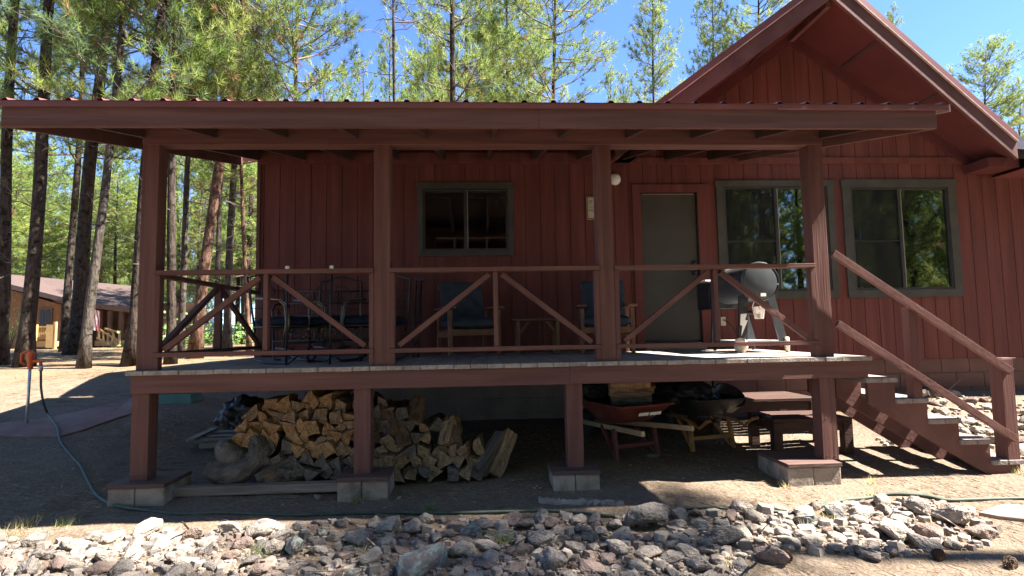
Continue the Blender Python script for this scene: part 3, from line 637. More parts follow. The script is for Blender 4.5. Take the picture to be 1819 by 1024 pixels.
def spring_chair(label, loc, rz):
    t = thing('iron_spring_chair', label, 'chair', loc, rz, 'wrought iron spring chairs')
    arm_glint = mat_glint
    for s in (-1, 1):
        m = MB()
        for o in (0, .035): m.tube([(s * .25, -.22 + o, .13), (s * .25, -.26 + o, .40), (s * .25, -.24 + o, .56), (s * .25, -.16 + o, .62), (s * .25, .2, .64 + o * .3)], .009, 8)
        m.build('arm', arm_glint, t, local=True)
        m = MB(); m.tube([(s * .25, .22, .05), (s * .25, .02, .012), (s * .25, -.26, .012), (s * .25, -.36, .07), (s * .25, -.3, .14), (s * .25, -.1, .15)], .013, 8); m.build('spring_base', iron, t, local=True)
    m = MB(); cushion(m, -.24, .24, -.23, .2, .365, .45); m.build('seat_cushion', navy, t, local=True)
    m = MB(); m.tube([(-.22, .22, .3), (-.22, .34, .86), (0, .37, .92), (.22, .34, .86), (.22, .22, .3)], .011, 8)
    for z_ in (.45, .55, .65, .75): m.tube([(-.22, .22 + (z_ - .3) * .2, z_), (.22, .22 + (z_ - .3) * .2, z_)], .004, 5)
    m.tube(spiral((0, .31, .72), .10, 1.4, 0), .006, 6); m.build('backrest', iron, t, local=True)
    m = MB(); m.tube([(-.25, -.23, .36), (.25, -.23, .36), (.25, .2, .36), (-.25, .2, .36)], .011, 8, closed=True)
    for a in (-.15, -.05, .05, .15): m.tube(spiral((a, -.235, .27), .05, 1.2, PI / 2), .006, 6)
    m.tube([(-.25, -.235, .2), (.25, -.235, .2)], .009, 6); m.build('seat_frame', iron, t, local=True)
mat_glint = mat('iron_tube_glint', (.07, .055, .035), (.16, .13, .09), nscale=9, bump=.1, rough=.3, metal=.6, spec=.6)  # gold-brown colour stands in for light glinting off the iron arm tubes
spring_chair('iron spring chair with arms coloured to glint at the left end of the porch', (-1.98, .86, .002), R(62))
spring_chair('iron spring chair tucked behind the second porch post', (-1.12, .95, .002), R(-20))
spring_chair('iron spring chair facing the rail between its two twins', (-1.55, 1.08, .002), R(8))
t = thing('pole_stand', 'pair of thin dark poles with white end caps behind the left railing', 'stand', (-1.65, .42, .002))
poles = []
for x_ in (-.205, .205):
    m = MB(); m.tube([(x_ - .01 * (x_ > 0), 0, 0), (x_, .0, .86)], .011, 8); p_ = m.build('pole', black, t, local=True)
    m = MB(); m.box(x_ - .016, x_ + .016, -.016, .016, .86, .925); m.build('end_cap', white, p_, bevel=.003, local=True)
m = MB(); m.tube([(-.205, .01, .84), (.205, .01, .845)], .006, 6); m.tube([(.2, .012, .80), (-.08, .012, .60)], .005, 6); m.tube([(.075 * math.cos(a) - .0, .012, .54 + .075 * math.sin(a)) for a in np.linspace(0, 2 * PI, 20, endpoint=False)], .005, 6, closed=True); m.build('cross_rod', iron, t, local=True)
m = MB(); m.box(-.06, .06, -.012, .012, .852, .885); m.build('white_clip', white, t, bevel=.003, local=True)
t = thing('iron_trellis', 'tall narrow iron scroll trellis leaning on the wall beside the post', 'trellis', (-.80, 1.75, .002))
m = MB()
for s in (-1, 1): m.tube([(s * .03, -.14, 0), (s * .035, .10, .5), (s * .03, .30, .92)], .010, 8)
m.tube([(-.03, .30, .92), (-.04, .32, .97), (.01, .33, 1.0), (.06, .32, .95), (.05, .31, .9)], .010, 8)
for k in range(7): z_ = .12 + k * .115; m.tube([(-.03, -.12 + z_ * .45, z_), (.03, -.12 + (z_ + .07) * .45, z_ + .07)], .006, 6); m.tube(spiral((.0, -.13 + z_ * .46, z_ + .06), .03, 1.2, 0), .005, 6)
m.build('scroll_frame', iron, t, local=True)

# ------------------------------------------------------------------ things under the porch
def barrow(label, loc, rz, steel, frame, handle, group, bent=False):
    t = thing('wheelbarrow', label, 'wheelbarrow', loc, rz, group); lb = dict(local=True)
    m = MB(); hx, hy = 9, 9
    def P(u, v, off=0):                         # tray surface; v 0 rear .. 1 nose
        s = 2 * u - 1; flat = .62; e = max(abs(s) - flat, 0) / (1 - flat); er = max(.16 - v, 0) / .16; en = max(v - .5, 0) / .5
        d = max(e, er, en * .95)
        wx = (.21 + .12 * max(e, .6 * er, 0)) * (1 - .18 * en)
        z = .36 + .19 * min(1, max(e, er)) + .26 * en ** 1.5 * (1 if e <= 0 else 1) * (1 - .35 * min(1, max(e, er))) + off
        return Vector((s / max(abs(s), 1e-6) * min(abs(s) / flat, 1) * .22 * (1 - .2 * en) + (1 if s > 0 else -1) * e * .11, -.14 + v * 1.0 - .08 * er, z))
    for off in (0, -.006):
        vs = [P(i / 16, j / 16, off) for j in range(17) for i in range(17)]
        m.add(vs, [(j * 17 + i, j * 17 + i + 1, (j + 1) * 17 + i + 1, (j + 1) * 17 + i) for j in range(16) for i in range(16)], 0, True)
    rim = [P(i / 16, 0) for i in range(16)] + [P(1, j / 16) for j in range(16)] + [P(1 - i / 16, 1) for i in range(16)] + [P(0, 1 - j / 16) for j in range(16)]
    m.tube(rim, .011, 8, closed=True); tray = m.build('tray', steel, t, fix=False, **lb)
    for s in (-1, 1):
        m = MB()
        if bent: m.tube([(s * .12, .85, .27), (s * .22, .3, .33), (s * .27, -.05, .31), (s * .28, -.2, .27), (s * .285, -.34, .36), (s * .29, -.5, .40)], .018, 10)
        else: m.bar((s * .10, .9, .26), (s * .30, -.52, .345), .04, .05)
        m.build('handle', handle, t, bevel=0 if bent else .006, **lb)
        if bent:
            m = MB(); m.tube([(s * .288, -.44, .385), (s * .293, -.56, .413)], .023, 10); m.build('grip', black, t, **lb)
        m = MB(); m.bar((s * .25, .02, .31), (s * .26, -.03, 0), .035, .045, (0, 1, 0)); m.bar((s * .21, .30, .30), (s * .25, .0, .03), .03, .03); m.build('leg', frame, t, bevel=.003, **lb)
    m = MB(); m.box(-.245, .245, -.012, .012, .11, .15); m.build('cross_brace', frame, t, bevel=.003, **lb)
    m = MB(); m.lathe([(.09, -.028), (.12, -.03), (.12, .03), (.09, .028)], (0, .98, .19), (1, 0, 0), 24); w_ = m.build('wheel', frame, t, **lb)
    m = MB(); m.lathe([(.12, -.04), (.165, -.045), (.188, -.02), (.188, .02), (.165, .045), (.12, .04)], (0, .98, .19), (1, 0, 0), 28); m.build('tyre', rubber, w_, **lb)
    return t, tray
b1, tray = barrow('red wheelbarrow loaded with split logs under the porch', (1.53, .88, gz(1.53, .88)), R(22), barrowred, barrowred, barrowwood, 'wheelbarrows under the porch')
m = MB()                                            # slanted white maker lettering, too worn to read
x = -.12
for w_ in (.028, .022, .03, .026, -1, .03, .026, .024, .02, .022):
    if w_ < 0: x += .014; continue
    m.prism([(x, -.2165, .455), (x + w_, -.2165, .455), (x + w_ + .012, -.2225, .485), (x + .012, -.2225, .485)], (0, -.004, 0)); x += w_ + .004
m.build('worn_lettering', white, tray, local=True)
b2, tray2 = barrow('yellow framed wheelbarrow carrying a bulging black tarp under the porch', (2.44, 1.16, gz(2.44, 1.16)), R(14), black, barrowyellow, barrowyellow, 'wheelbarrows under the porch', True)
def blob(name, loc, rx, ry, rz_, mt, seed, amp=.18, fr=2.4, parent=None, rot=0, crease=True, flat=True):
    bm = bmesh.new(); bmesh.ops.create_icosphere(bm, subdivisions=5, radius=1)
    for v in bm.verts:
        p = v.co.copy(); k = noise.noise(p * fr + Vector((seed, 0, 0))) * amp + noise.noise(p * fr * 2.7 + Vector((0, seed, 0))) * amp * .45
        if crease: k -= abs(noise.noise(p * fr * 1.6 + Vector((seed, seed, 0)))) * amp * .7
        v.co = p * (1 + k)
        if flat and v.co.z < -.45: v.co.z = -.45 + (v.co.z + .45) * .15
        v.co = Vector((v.co.x * rx, v.co.y * ry, v.co.z * rz_))
    me = bpy.data.meshes.new(name); bm.to_mesh(me); bm.free(); me.materials.append(mt); me.polygons.foreach_set('use_smooth', [True] * len(me.polygons))
    o = bpy.data.objects.new(name, me); col.objects.link(o); o.location = loc; o.rotation_euler.z = rot
    return o
g2 = b2.location
tag(blob('black_tarp', (g2.x - .17, g2.y + .40, g2.z + .52), .40, .46, .24, blackmat, 3.1, rot=R(14)), 'bulging black tarp bundle filling the yellow framed wheelbarrow', 'tarp')
t = thing('black_tub', 'round black rubber tub tipped on the right edge of the wheelbarrow', 'tub', (g2.x + .28, g2.y + .16, g2.z + .53)); t.rotation_euler = (R(38), R(14), 0)
m = MB(); m.lathe([(.12, -.12), (.13, -.11), (.17, .03), (.178, .035), (.178, .045), (.162, .045), (.125, -.10), (.01, -.105)], (0, 0, 0), (0, 0, 1), 28); m.build('shell', black, t, local=True)
m = MB(); m.tube([(.178 * math.cos(a), .178 * math.sin(a), .042) for a in np.linspace(0, 2 * PI, 28, endpoint=False)], .009, 8, closed=True); m.build('rim', rubber, t, local=True)
tag(blob('black_bag', (b1.location.x - .33, b1.location.y + .60, b1.location.z + .62), .20, .17, .17, blackmat, 8.3, rot=.3), 'black plastic bag stuffed in the nose of the red wheelbarrow', 'bag')
tag(blob('rubbish_bag', at(437, 742, 1.25), .27, .24, .22, blackmat, 5.7, amp=.22, rot=.2), 'crumpled black rubbish bag behind the left end of the firewood', 'bag')

# firewood
def log_mesh(kind, seed, colr, length=.42):
    rnd = random.Random(seed); r_ = rnd.uniform(.075, .10); m = MB(); pts = []; bark = []
    if kind == 0:                                # wedge with a bark arc
        a0 = rnd.uniform(55, 95); k = 5; pts = [(0, 0)] + [(r_ * 1.5 * math.cos(R(-a0 / 2 + a0 * i / k + 90)), r_ * 1.5 * math.sin(R(-a0 / 2 + a0 * i / k + 90))) for i in range(k + 1)]
        bark = [0] + [1] * k + [0]
    elif kind == 1:                              # half round
        k = 7; pts = [(r_ * math.cos(PI * i / k), r_ * math.sin(PI * i / k)) for i in range(k + 1)]; bark = [1] * k + [0]
    elif kind == 2:                              # rough quadrilateral split
        pts = [(-r_, -r_ * .6), (r_ * .8, -r_ * .8), (r_ * .9, r_ * .5), (-r_ * .3, r_ * .9)]; bark = [0, 0, 1, 0]
    elif kind == 3: pts = [(-r_ * 1.1, -r_ * .5), (r_, -r_ * .65), (r_ * .35, r_ * .95)]; bark = [0, 0, 0]
    else:
        k = 10; pts = [(r_ * .85 * math.cos(2 * PI * i / k), r_ * .85 * math.sin(2 * PI * i / k)) for i in range(k)]; bark = [1] * k
    cx = sum(p[0] for p in pts) / len(pts); cy = sum(p[1] for p in pts) / len(pts)
    poly = []; bk = []
    for i, p in enumerate(pts):                  # subdivide long edges
        q = pts[(i + 1) % len(pts)]; d = math.hypot(q[0] - p[0], q[1] - p[1]); s = max(1, int(d / .035))
        for j in range(s): poly.append((p[0] + (q[0] - p[0]) * j / s - cx, p[1] + (q[1] - p[1]) * j / s - cy)); bk.append(bark[i])
    n_ = len(poly); ns = 6; vs = []; tw = rnd.uniform(-.18, .18)
    for s in range(ns + 1):
        f = s / ns; e = .92 if s in (0, ns) else 1.0
        for i, (a, b_) in enumerate(poly):
            k = 1 + .17 * noise.noise((a * 22 + seed * 3.7, b_ * 22, f * 2.2)) + .05 * noise.noise((a * 70, b_ * 70, f * 9 + seed))
            c, s_2 = math.cos(tw * f), math.sin(tw * f); a2, b2 = (a * c - b_ * s_2) * k * e, (a * s_2 + b_ * c) * k * e
            yo = (.014 * noise.noise((a * 25 + seed, b_ * 25, s)) if s in (0, ns) else 0)
            vs.append((a2, f * length + yo, b2))
    fs = []; mi = []
    for s in range(ns):
        for i in range(n_): fs.append((s * n_ + i, s * n_ + (i + 1) % n_, (s + 1) * n_ + (i + 1) % n_, (s + 1) * n_ + i)); mi.append(bk[i])
    o0 = len(vs); vs.append((0, .004, 0)); vs.append((0, length - .004, 0))
    for i in range(n_): fs.append((i, o0, (i + 1) % n_)); mi.append(0); fs.append((ns * n_ + i, ns * n_ + (i + 1) % n_, o0 + 1)); mi.append(0)
    me = bpy.data.meshes.new('split_log'); me.from_pydata(vs, [], fs); me.materials.append(logmats[colr]); me.materials.append(barkmat); me.polygons.foreach_set('material_index', mi)
    bm = bmesh.new(); bm.from_mesh(me); bmesh.ops.recalc_face_normals(bm, faces=bm.faces); bm.to_mesh(me); bm.free()
    return me
LM = {c: [log_mesh(k, 11 * k + j + 3 * ci, c) for k in (0, 0, 3, 2, 3, 3, 2, 1) for j in (0, 1)] for ci, c in enumerate(('orange', 'tan', 'grey'))}
def inside(poly, x, y):
    r_ = False; j = len(poly) - 1
    for i in range(len(poly)):
        if (poly[i][1] > y) != (poly[j][1] > y) and x < (poly[j][0] - poly[i][0]) * (y - poly[i][1]) / (poly[j][1] - poly[i][1]) + poly[i][0]: r_ = not r_
        j = i
    return r_
def log(me, p, rot, label):
    o = bpy.data.objects.new('split_log', me); col.objects.link(o); o.location = p; o.rotation_euler = rot
    if 'tilted' in label or 'upright' in label: o.scale = (.8, .62, .8)
    return tag(o, label, 'firewood', 'split logs in the firewood pile')
random.seed(21)
pileL = [(410, 772), (440, 742), (470, 716), (520, 703), (575, 712), (600, 704), (626, 708), (640, 700), (640, 848), (470, 848), (460, 812), (425, 790)]
pileR = [(632, 712), (690, 722), (724, 730), (745, 748), (770, 746), (800, 752), (826, 778), (858, 800), (886, 818), (868, 850), (632, 850)]
row = 0
for py in np.arange(842, 700, -20.5):
    for px in np.arange(408, 888, 24.5):
        x = px + (12 if row % 2 else 0) + random.uniform(-5, 5); y = py + random.uniform(-5, 5)
        left = x < 636
        if not inside(pileL if left else pileR, x, y): continue
        Y = .20 + (846 - y) / 146 * .26 + random.uniform(-.03, .04)
        if left: c = 'grey' if y > 818 or (y > 785 and random.random() < .35) else ('orange' if random.random() < (.75 if x < 560 else .45) else 'tan')
        else: c = 'grey' if random.random() < .36 else 'tan'
        upp = (not left) and random.random() < .22 and y < 795
        where = ('in the lower' if y > 800 else 'in the upper') + (' left part of the firewood pile' if x < 540 else ' part of the pile beside the middle post' if x < 700 else ' right part of the firewood pile')
        cn = {'orange': 'fresh orange split log', 'tan': 'tan split log', 'grey': 'weathered grey split log'}[c]
        rot = (R(random.uniform(-6, 8)), random.uniform(-PI, PI), R(random.uniform(-16, 16)))
        if upp: rot = (R(random.uniform(48, 66)), R(random.uniform(-25, 25)), R(random.uniform(-10, 10))); cn = 'tilted ' + cn
        p = at(x, y + (9 if upp else 0), Y)
        log(random.choice(LM[c]), p, rot, f'{cn} {where}')
    row += 1
for (px, py, Y, rot, c, lb_) in ((792, 790, .30, (R(62), .3, R(8)), 'tan', 'upright log with a pale split face on the pile beside the shadow'),
        (812, 796, .30, (R(62), -.3, R(4)), 'tan', 'broad upright split log at the right of the firewood'), (874, 842, .26, (R(58), .2, R(-30)), 'tan', 'last tan log leaning at the right foot of the pile'), (850, 838, .24, (R(55), .5, R(-22)), 'grey', 'grey log leaning beside the last log of the pile'),
        (455, 852, .18, (R(22), .4, R(-50)), 'grey', 'grey log lying askew at the left foot of the pile'), (470, 858, .14, (R(18), 1.4, R(-42)), 'grey', 'grey log lying on the ground board at the pile foot'),
        (560, 712, .7, (R(24), .3, R(-48)), 'grey', 'dark grey log sticking up behind the pile near the block wall')):
    log(random.choice(LM[c][:6] + LM[c][8:12]), at(px, py, Y), rot, lb_)
# logs lying across the red wheelbarrow
p0 = b1.location
for k, (dx, dz, c, lab, dy) in enumerate(((0, .455, 'grey', 'grey log lowest in the red wheelbarrow', .0), (.0, .455, 'grey', 'grey log behind the lowest one in the red wheelbarrow', .16), (.01, .555, 'grey', 'thick grey log above the lowest in the red wheelbarrow', .03), (-.01, .655, 'tan', 'long tan log near the top of the red wheelbarrow load', .03), (.0, .735, 'orange', 'knotty orange log topmost in the red wheelbarrow', .05), (.09, .70, 'orange', 'short orange log end on the wheelbarrow stack', .17))):
    o = log(LM[c][(4 + 2 * k) % 14], (p0.x - .23 + dx, p0.y + .06 + dy, p0.z + dz + .01), (0, 0, 0), lab); o['group'] = 'logs stacked in the red wheelbarrow'; o.rotation_euler = (0, 0, R(-90 + random.uniform(-4, 4)))

# slatted bench and table under the stairs
def slat_table(name, label, cat, x0, x1, y0, y1, zt, zb, legw=.09):
    t = thing(name, label, cat, ((x0 + x1) / 2, (y0 + y1) / 2, zb))
    m = MB(); n_ = max(3, int((y1 - y0) / .105)); 
    for k in range(n_): a = y0 + (y1 - y0) * k / n_; m.box(x0, x1, a, a + (y1 - y0) / n_ - .012, zt - .035, zt)
    m.build('slat_top', picnicwood, t, bevel=.003)
    m = MB(); m.box(x0 + .02, x0 + .06, y0 + .02, y1 - .02, zt - .13, zt - .036); m.box(x1 - .06, x1 - .02, y0 + .02, y1 - .02, zt - .13, zt - .036); m.box(x0 + .061, x1 - .061, y0 + .02, y0 + .06, zt - .13, zt - .0362); m.build('apron', picnicwood, t, bevel=.003)
    for xx in (x0 + .0, x1 - legw):
        for yy in (y0 + .0, y1 - legw): m = MB(); m.box(xx - .002, xx + legw, yy - .002, yy + legw, zb - .02, zt - .0365); m.build('leg', picnicwood, t, bevel=.004)
slat_table('slatted_bench', 'low reddish slatted bench standing in sun flecks beneath the stairs', 'bench', 2.92, 3.75, .72, 1.30, -.665, -1.03)
slat_table('wooden_table', 'reddish wooden table against the block wall behind the wheelbarrow', 'table', 2.62, 3.9, 1.55, 2.35, -.56, -.97)

# left clutter: pallet boards, twisted wood, ground board
t = thing('wooden_pallet', 'broken grey pallet boards on the ground left of the twisted wood', 'pallet', gp(372, 800))
m = MB(); q = [gp(338, 806), gp(382, 770), gp(412, 806), gp(440, 772)]
zq = max(p.z for p in q) + .03
m.bar((q[0].x, q[0].y, zq + .03), (q[1].x, q[1].y, zq + .03), .09, .022); m.build('edge_board', oldwood, t, bevel=.003)
for f in (.12, .45, .85):
    a = q[0].lerp(q[1], f); m = MB(); m.bar((a.x, a.y, zq), (a.x + .62, a.y + .10, zq - .01), .10, .022); m.build('cross_board', oldwood, t, bevel=.003)
m = MB(); m.bar((q[0].x + .05, q[0].y + .1, zq - .05), (q[0].x + .6, q[0].y + .2, zq - .05), .09, .06); m.build('bearer', oldwood, t, bevel=.003)
c0 = at(408, 812, .30); t = thing('twisted_stump', 'grey twisted root stump lying at the left foot of the firewood', 'stump', (c0.x, c0.y, gz(c0.x, c0.y)))
m = MB()
def lump(pts, rads, seed, n_=44):
    P = []; Rr = []
    for i in range(len(pts) - 1):
        for k in range(14):
            f = k / 14; P.append(Vector(pts[i]).lerp(Vector(pts[i + 1]), f)); Rr.append(rads[i] + (rads[i + 1] - rads[i]) * f)
    P.append(Vector(pts[-1])); Rr.append(rads[-1]); k0 = len(m.v); m.tube(smooth3(P), Rr, n_)
    for q in range(len(P)):
        for j in range(n_):
            v = m.v[k0 + q * n_ + j]; c = P[q]; o = v - c; t = 2 * PI * j / n_ + q * .035
            d = -.20 * abs(noise.noise((math.cos(t) * 2.6 + seed, math.sin(t) * 2.6, q * .045))) - .12 * abs(noise.noise((math.cos(t) * 7 + seed, math.sin(t) * 7, q * .06))) + .16 * noise.noise(v * 6)
            v += o * (d + .1)
def smooth3(P):
    return [(P[max(i - 2, 0)] + P[max(i - 1, 0)] + P[i] + P[min(i + 1, len(P) - 1)] + P[min(i + 2, len(P) - 1)]) / 5 for i in range(len(P))]
X0, Y0, Z0 = c0
lump([at(372, 832, .22), at(395, 842, .20), at(425, 840, .20), at(450, 826, .24), at(462, 800, .30), at(455, 778, .38)], [.085, .10, .095, .085, .085, .07], 1.3)
lump([at(392, 790, .36), at(402, 800, .30), at(412, 815, .27), at(425, 822, .28), at(430, 800, .34)], [.05, .10, .115, .10, .05], 4.1)
m.build('root_wood', driftwood, t)
t = thing('ground_timber', 'long weathered brown timber on the ground between two porch piers', 'timber', (-1.95, .10, -1.05))
m = MB(); m.box(-2.66, -1.25, .03, .13, -1.06, -.985); m.build('timber', mat('old_brown_timber', (.12, .085, .07), (.2, .155, .135), nscale=3, stretch=(.8, 7, 7), bump=.5), t, bevel=.006)
q = gp(428, 728); t = thing('flagstone_slab', 'flat red flagstone slab at the corner of the block wall', 'slab', (q.x, q.y, q.z))
m = MB(); P = [gp(402, 729), gp(470, 726), gp(470, 706), gp(436, 712)]; m.prism([(p.x, p.y, gz(p.x, p.y) - .01) for p in P], (0, 0, .055)); m.build('slab', flagstone, t, bevel=.008)
q = gp(300, 719); t = thing('valve_box', 'green plastic irrigation valve box on the shaded ground', 'box', (q.x, q.y, q.z - .02))
m = MB(); zz = gz(q.x, q.y) - .02; s = .27
m.add([(q.x - s * 1.1, q.y, zz), (q.x + s * 1.1, q.y, zz), (q.x + s * 1.1, q.y + .36, zz), (q.x - s * 1.1, q.y + .36, zz), (q.x - s, q.y + .03, zz + .15), (q.x + s, q.y + .03, zz + .15), (q.x + s, q.y + .33, zz + .15), (q.x - s, q.y + .33, zz + .15)], [(0, 3, 2, 1), (4, 5, 6, 7), (0, 1, 5, 4), (1, 2, 6, 5), (2, 3, 7, 6), (3, 0, 4, 7)]); m.build('body', greenplastic, t, bevel=.008)
m = MB(); m.box(q.x - s - .01, q.x + s + .01, q.y + .02, q.y + .34, zz + .151, zz + .175); m.build('lid', greenplastic, t, bevel=.006)
# flagstone path
top = [(-90, 766), (0, 757), (60, 750), (130, 738), (200, 720), (236, 709)]; bot = [(236, 739), (180, 757), (150, 768), (108, 779), (50, 780), (0, 778), (-90, 786)]
P = [gp(*a) for a in top + bot]; m = MB(); m.prism([(p.x, p.y, gz(p.x, p.y) - .03) for p in P], (0, 0, .055))
o = m.build('flagstone_path', flagstone, bevel=.01); tag(o, kind='structure')

# hydrant and hose
hb = gp(47, 757); hz = gz(hb.x, hb.y); hd = (hb - CAM).dot(fw); s = hd / F
t = thing('yard_hydrant', 'orange headed yard hydrant on a grey standpipe at the left edge', 'hydrant', (hb.x, hb.y, hz))
zt_ = hz + 103 * s
m = MB(); m.tube([(hb.x, hb.y, hz - .05), (hb.x + .01, hb.y, zt_)], .016, 12); m.build('standpipe', greysteel, t)
m = MB(); m.lathe([(.022, -.03), (.029, -.02), (.030, .03), (.036, .05), (.041, .11), (.038, .155), (.025, .172), (.010, .176)], (hb.x + .012, hb.y, zt_), (0, 0, 1), 20)
m.tube([(hb.x + .03, hb.y, zt_ + .055), (hb.x + .11, hb.y - .01, zt_ + .062), (hb.x + .135, hb.y - .01, zt_ + .045), (hb.x + .14, hb.y - .01, zt_ + .0)], [.018, .017, .017, .019], 12); m.build('head', orangepaint, t)
m = MB(); m.tube([(hb.x - .03, hb.y - .02, zt_ + .02), (hb.x - .075, hb.y - .03, zt_ + .05), (hb.x - .07, hb.y - .03, zt_ + .15), (hb.x - .02, hb.y - .02, zt_ + .175), (hb.x + .03, hb.y, zt_ + .18)], .013, 8); m.build('lever', orangepaint, t)
m = MB(); m.tube([(hb.x + .14, hb.y - .01, zt_ + .0), (hb.x + .142, hb.y - .01, zt_ - .06)], .022, 12); m.build('spout_collar', greysteel, t)
hp = [Vector((hb.x + .142, hb.y - .01, zt_ - .055)), Vector((hb.x + .155, hb.y - .02, zt_ - .16))]
d0 = (hb.y)
for px, py in ((73, 690), (77, 715)):
    hp.append(at(px, py, hb.y - .04 - (py - 690) * .003))
G_ = [(84, 741), (101, 767), (107, 788), (123, 808), (142, 829), (153, 854), (171, 881), (199, 901), (249, 910), (320, 914), (400, 916), (500, 918), (600, 918), (700, 916), (800, 915), (900, 914), (1000, 915), (1090, 921), (1180, 916), (1230, 908), (1290, 909), (1350, 911), (1410, 915), (1455, 906), (1500, 896), (1540, 886), (1580, 882), (1640, 887), (1680, 893), (1740, 892), (1830, 890), (1960, 893), (2160, 889), (2420, 897)]
for i, a in enumerate(G_): p = gp(*a); hp.append(Vector((p.x, p.y, gz(p.x, p.y) + (.042 if i < 2 else .022 if i == 2 else .013))))
def smooth(P, k=6):
    out = []
    for i in range(len(P) - 1):
        a, b_, c, d = P[max(i - 1, 0)], P[i], P[i + 1], P[min(i + 2, len(P) - 1)]
        for j in range(k):
            u = j / k; out.append(.5 * ((2 * b_) + (-a + c) * u + (2 * a - 5 * b_ + 4 * c - d) * u * u + (-a + 3 * b_ - 3 * c + d) * u ** 3))
    return out + [P[-1]]
m = MB(); m.tube(smooth(hp), .0125, 10); o = m.build('garden_hose', hosemat); tag(o, 'long green garden hose running from the hydrant past the piers to the stairs', 'hose')
q0, q1 = gp(956, 895), gp(1108, 897); t = thing('concrete_edging', 'crumbly pale concrete edging piece half buried beside the hose', 'edging', (q0.x, q0.y, q0.z))
m = MB(); ns = 24; vs = []
for i in range(ns + 1):
    p = q0.lerp(q1, i / ns); zz = gz(p.x, p.y)
    for k, (dy, dz) in enumerate(((-.05, -.05), (-.04, .004), (-.01, .026), (.03, .018), (.06, -.05))):
        e = .03 * noise.noise((i * .9, k * 2.1, 1)); vs.append((p.x + e, p.y + dy + e, zz + dz + e))
m.add(vs, [(i * 5 + k, (i + 1) * 5 + k, (i + 1) * 5 + k + 1, i * 5 + k + 1) for i in range(ns) for k in range(4)] + [(4, 3, 2, 1, 0), tuple(ns * 5 + k for k in range(5))]); m.build('edging', concrete, t)
P = [gp(1738, 916), gp(1775, 924), gp(1850, 934), gp(1850, 905), gp(1780, 905)]
m = MB(); m.prism([(p.x, p.y, gz(p.x, p.y) - .02) for p in P], (0, 0, .045)); o = m.build('paving_slab', mat('pale_paver', (.17, .125, .10), (.22, .17, .138), nscale=4, bump=.4, rough=.9), bevel=.008); tag(o, 'flat pale paving slab sunk in the dirt at the right edge', 'paver')
GAIN = 1
# ------------------------------------------------------------------ rocks
def rock_mesh(seed, mats):
    rnd = random.Random(seed); bm = bmesh.new()
    for i in range(rnd.randint(13, 22)):
        v = Vector((rnd.gauss(0, 1), rnd.gauss(0, 1), rnd.gauss(0, 1))).normalized(); bm.verts.new((v.x, v.y * rnd.uniform(.75, 1), v.z * rnd.uniform(.62, .85)))
    bmesh.ops.convex_hull(bm, input=bm.verts[:]); bmesh.ops.delete(bm, geom=[v for v in bm.verts if not v.link_faces], context='VERTS')
    bmesh.ops.bevel(bm, geom=bm.edges[:] + bm.verts[:], offset=.07, segments=1, affect='EDGES')
    bmesh.ops.triangulate(bm, faces=bm.faces[:]); bmesh.ops.subdivide_edges(bm, edges=bm.edges[:], cuts=2, use_grid_fill=True); bmesh.ops.triangulate(bm, faces=bm.faces[:])
    bmesh.ops.subdivide_edges(bm, edges=[e for e in bm.edges if e.calc_length() > .22], cuts=1)
    bm.normal_update()
    o = Vector((seed * 1.7, seed * .3, 0))
    for v in bm.verts:
        d = noise.noise(v.co * 1.8 + o) * .10 + noise.noise(v.co * 4.5 + o) * .04 + noise.noise(v.co * 11 + o) * .012
        v.co += v.normal * d
    me = bpy.data.meshes.new('rock'); bm.to_mesh(me); bm.free(); me.materials.append(mats); return me
def rockmat(name, a, b_, wear=None): return mat(name, a, b_, nscale=2.2, bump=.5, bscale=8, rough=.95, spec=.1, detail=10, wear=wear, wscale=2.2, wamt=(.5, .62), dist=.05)
RM = {'grey': rockmat('grey_rock', (.18, .155, .137), (.30, .262, .235), (.12, .10, .09)), 'pale': rockmat('pale_tan_rock', (.25, .212, .178), (.385, .335, .288), (.21, .165, .135)),
      'pinkish': rockmat('pinkish_rock', (.175, .127, .108), (.275, .207, .18), (.145, .105, .09)), 'dark': rockmat('dark_rock', (.105, .092, .085), (.20, .177, .165), (.072, .063, .059)),
      'lichen': rockmat('lichened_rock', (.135, .12, .112), (.24, .215, .20), (.27, .33, .27))}
RK = {c: [rock_mesh(s + 31 * i, RM[c]) for s in range(7)] for i, c in enumerate(RM)}
random.seed(5)
rocks = []
def place_rock(x, y, s, c, label, sink=.33, lift=0, group='rocks edging the yard'):
    o = bpy.data.objects.new('rock', random.choice(RK[c])); col.objects.link(o)
    k = (random.uniform(.9, 1.3), random.uniform(.65, 1.0), random.uniform(.5, .85))
    o.scale = tuple(s * .5 * q for q in k); o.rotation_euler = (random.uniform(-.35, .35), random.uniform(-.35, .35), random.uniform(0, 6.28))
    o.location = (x, y, gz(x, y) + s * .5 * k[2] * (1 - 2 * sink) * .8 + lift)
    tag(o, label, 'rock', group); rocks.append((x, y, s)); return o
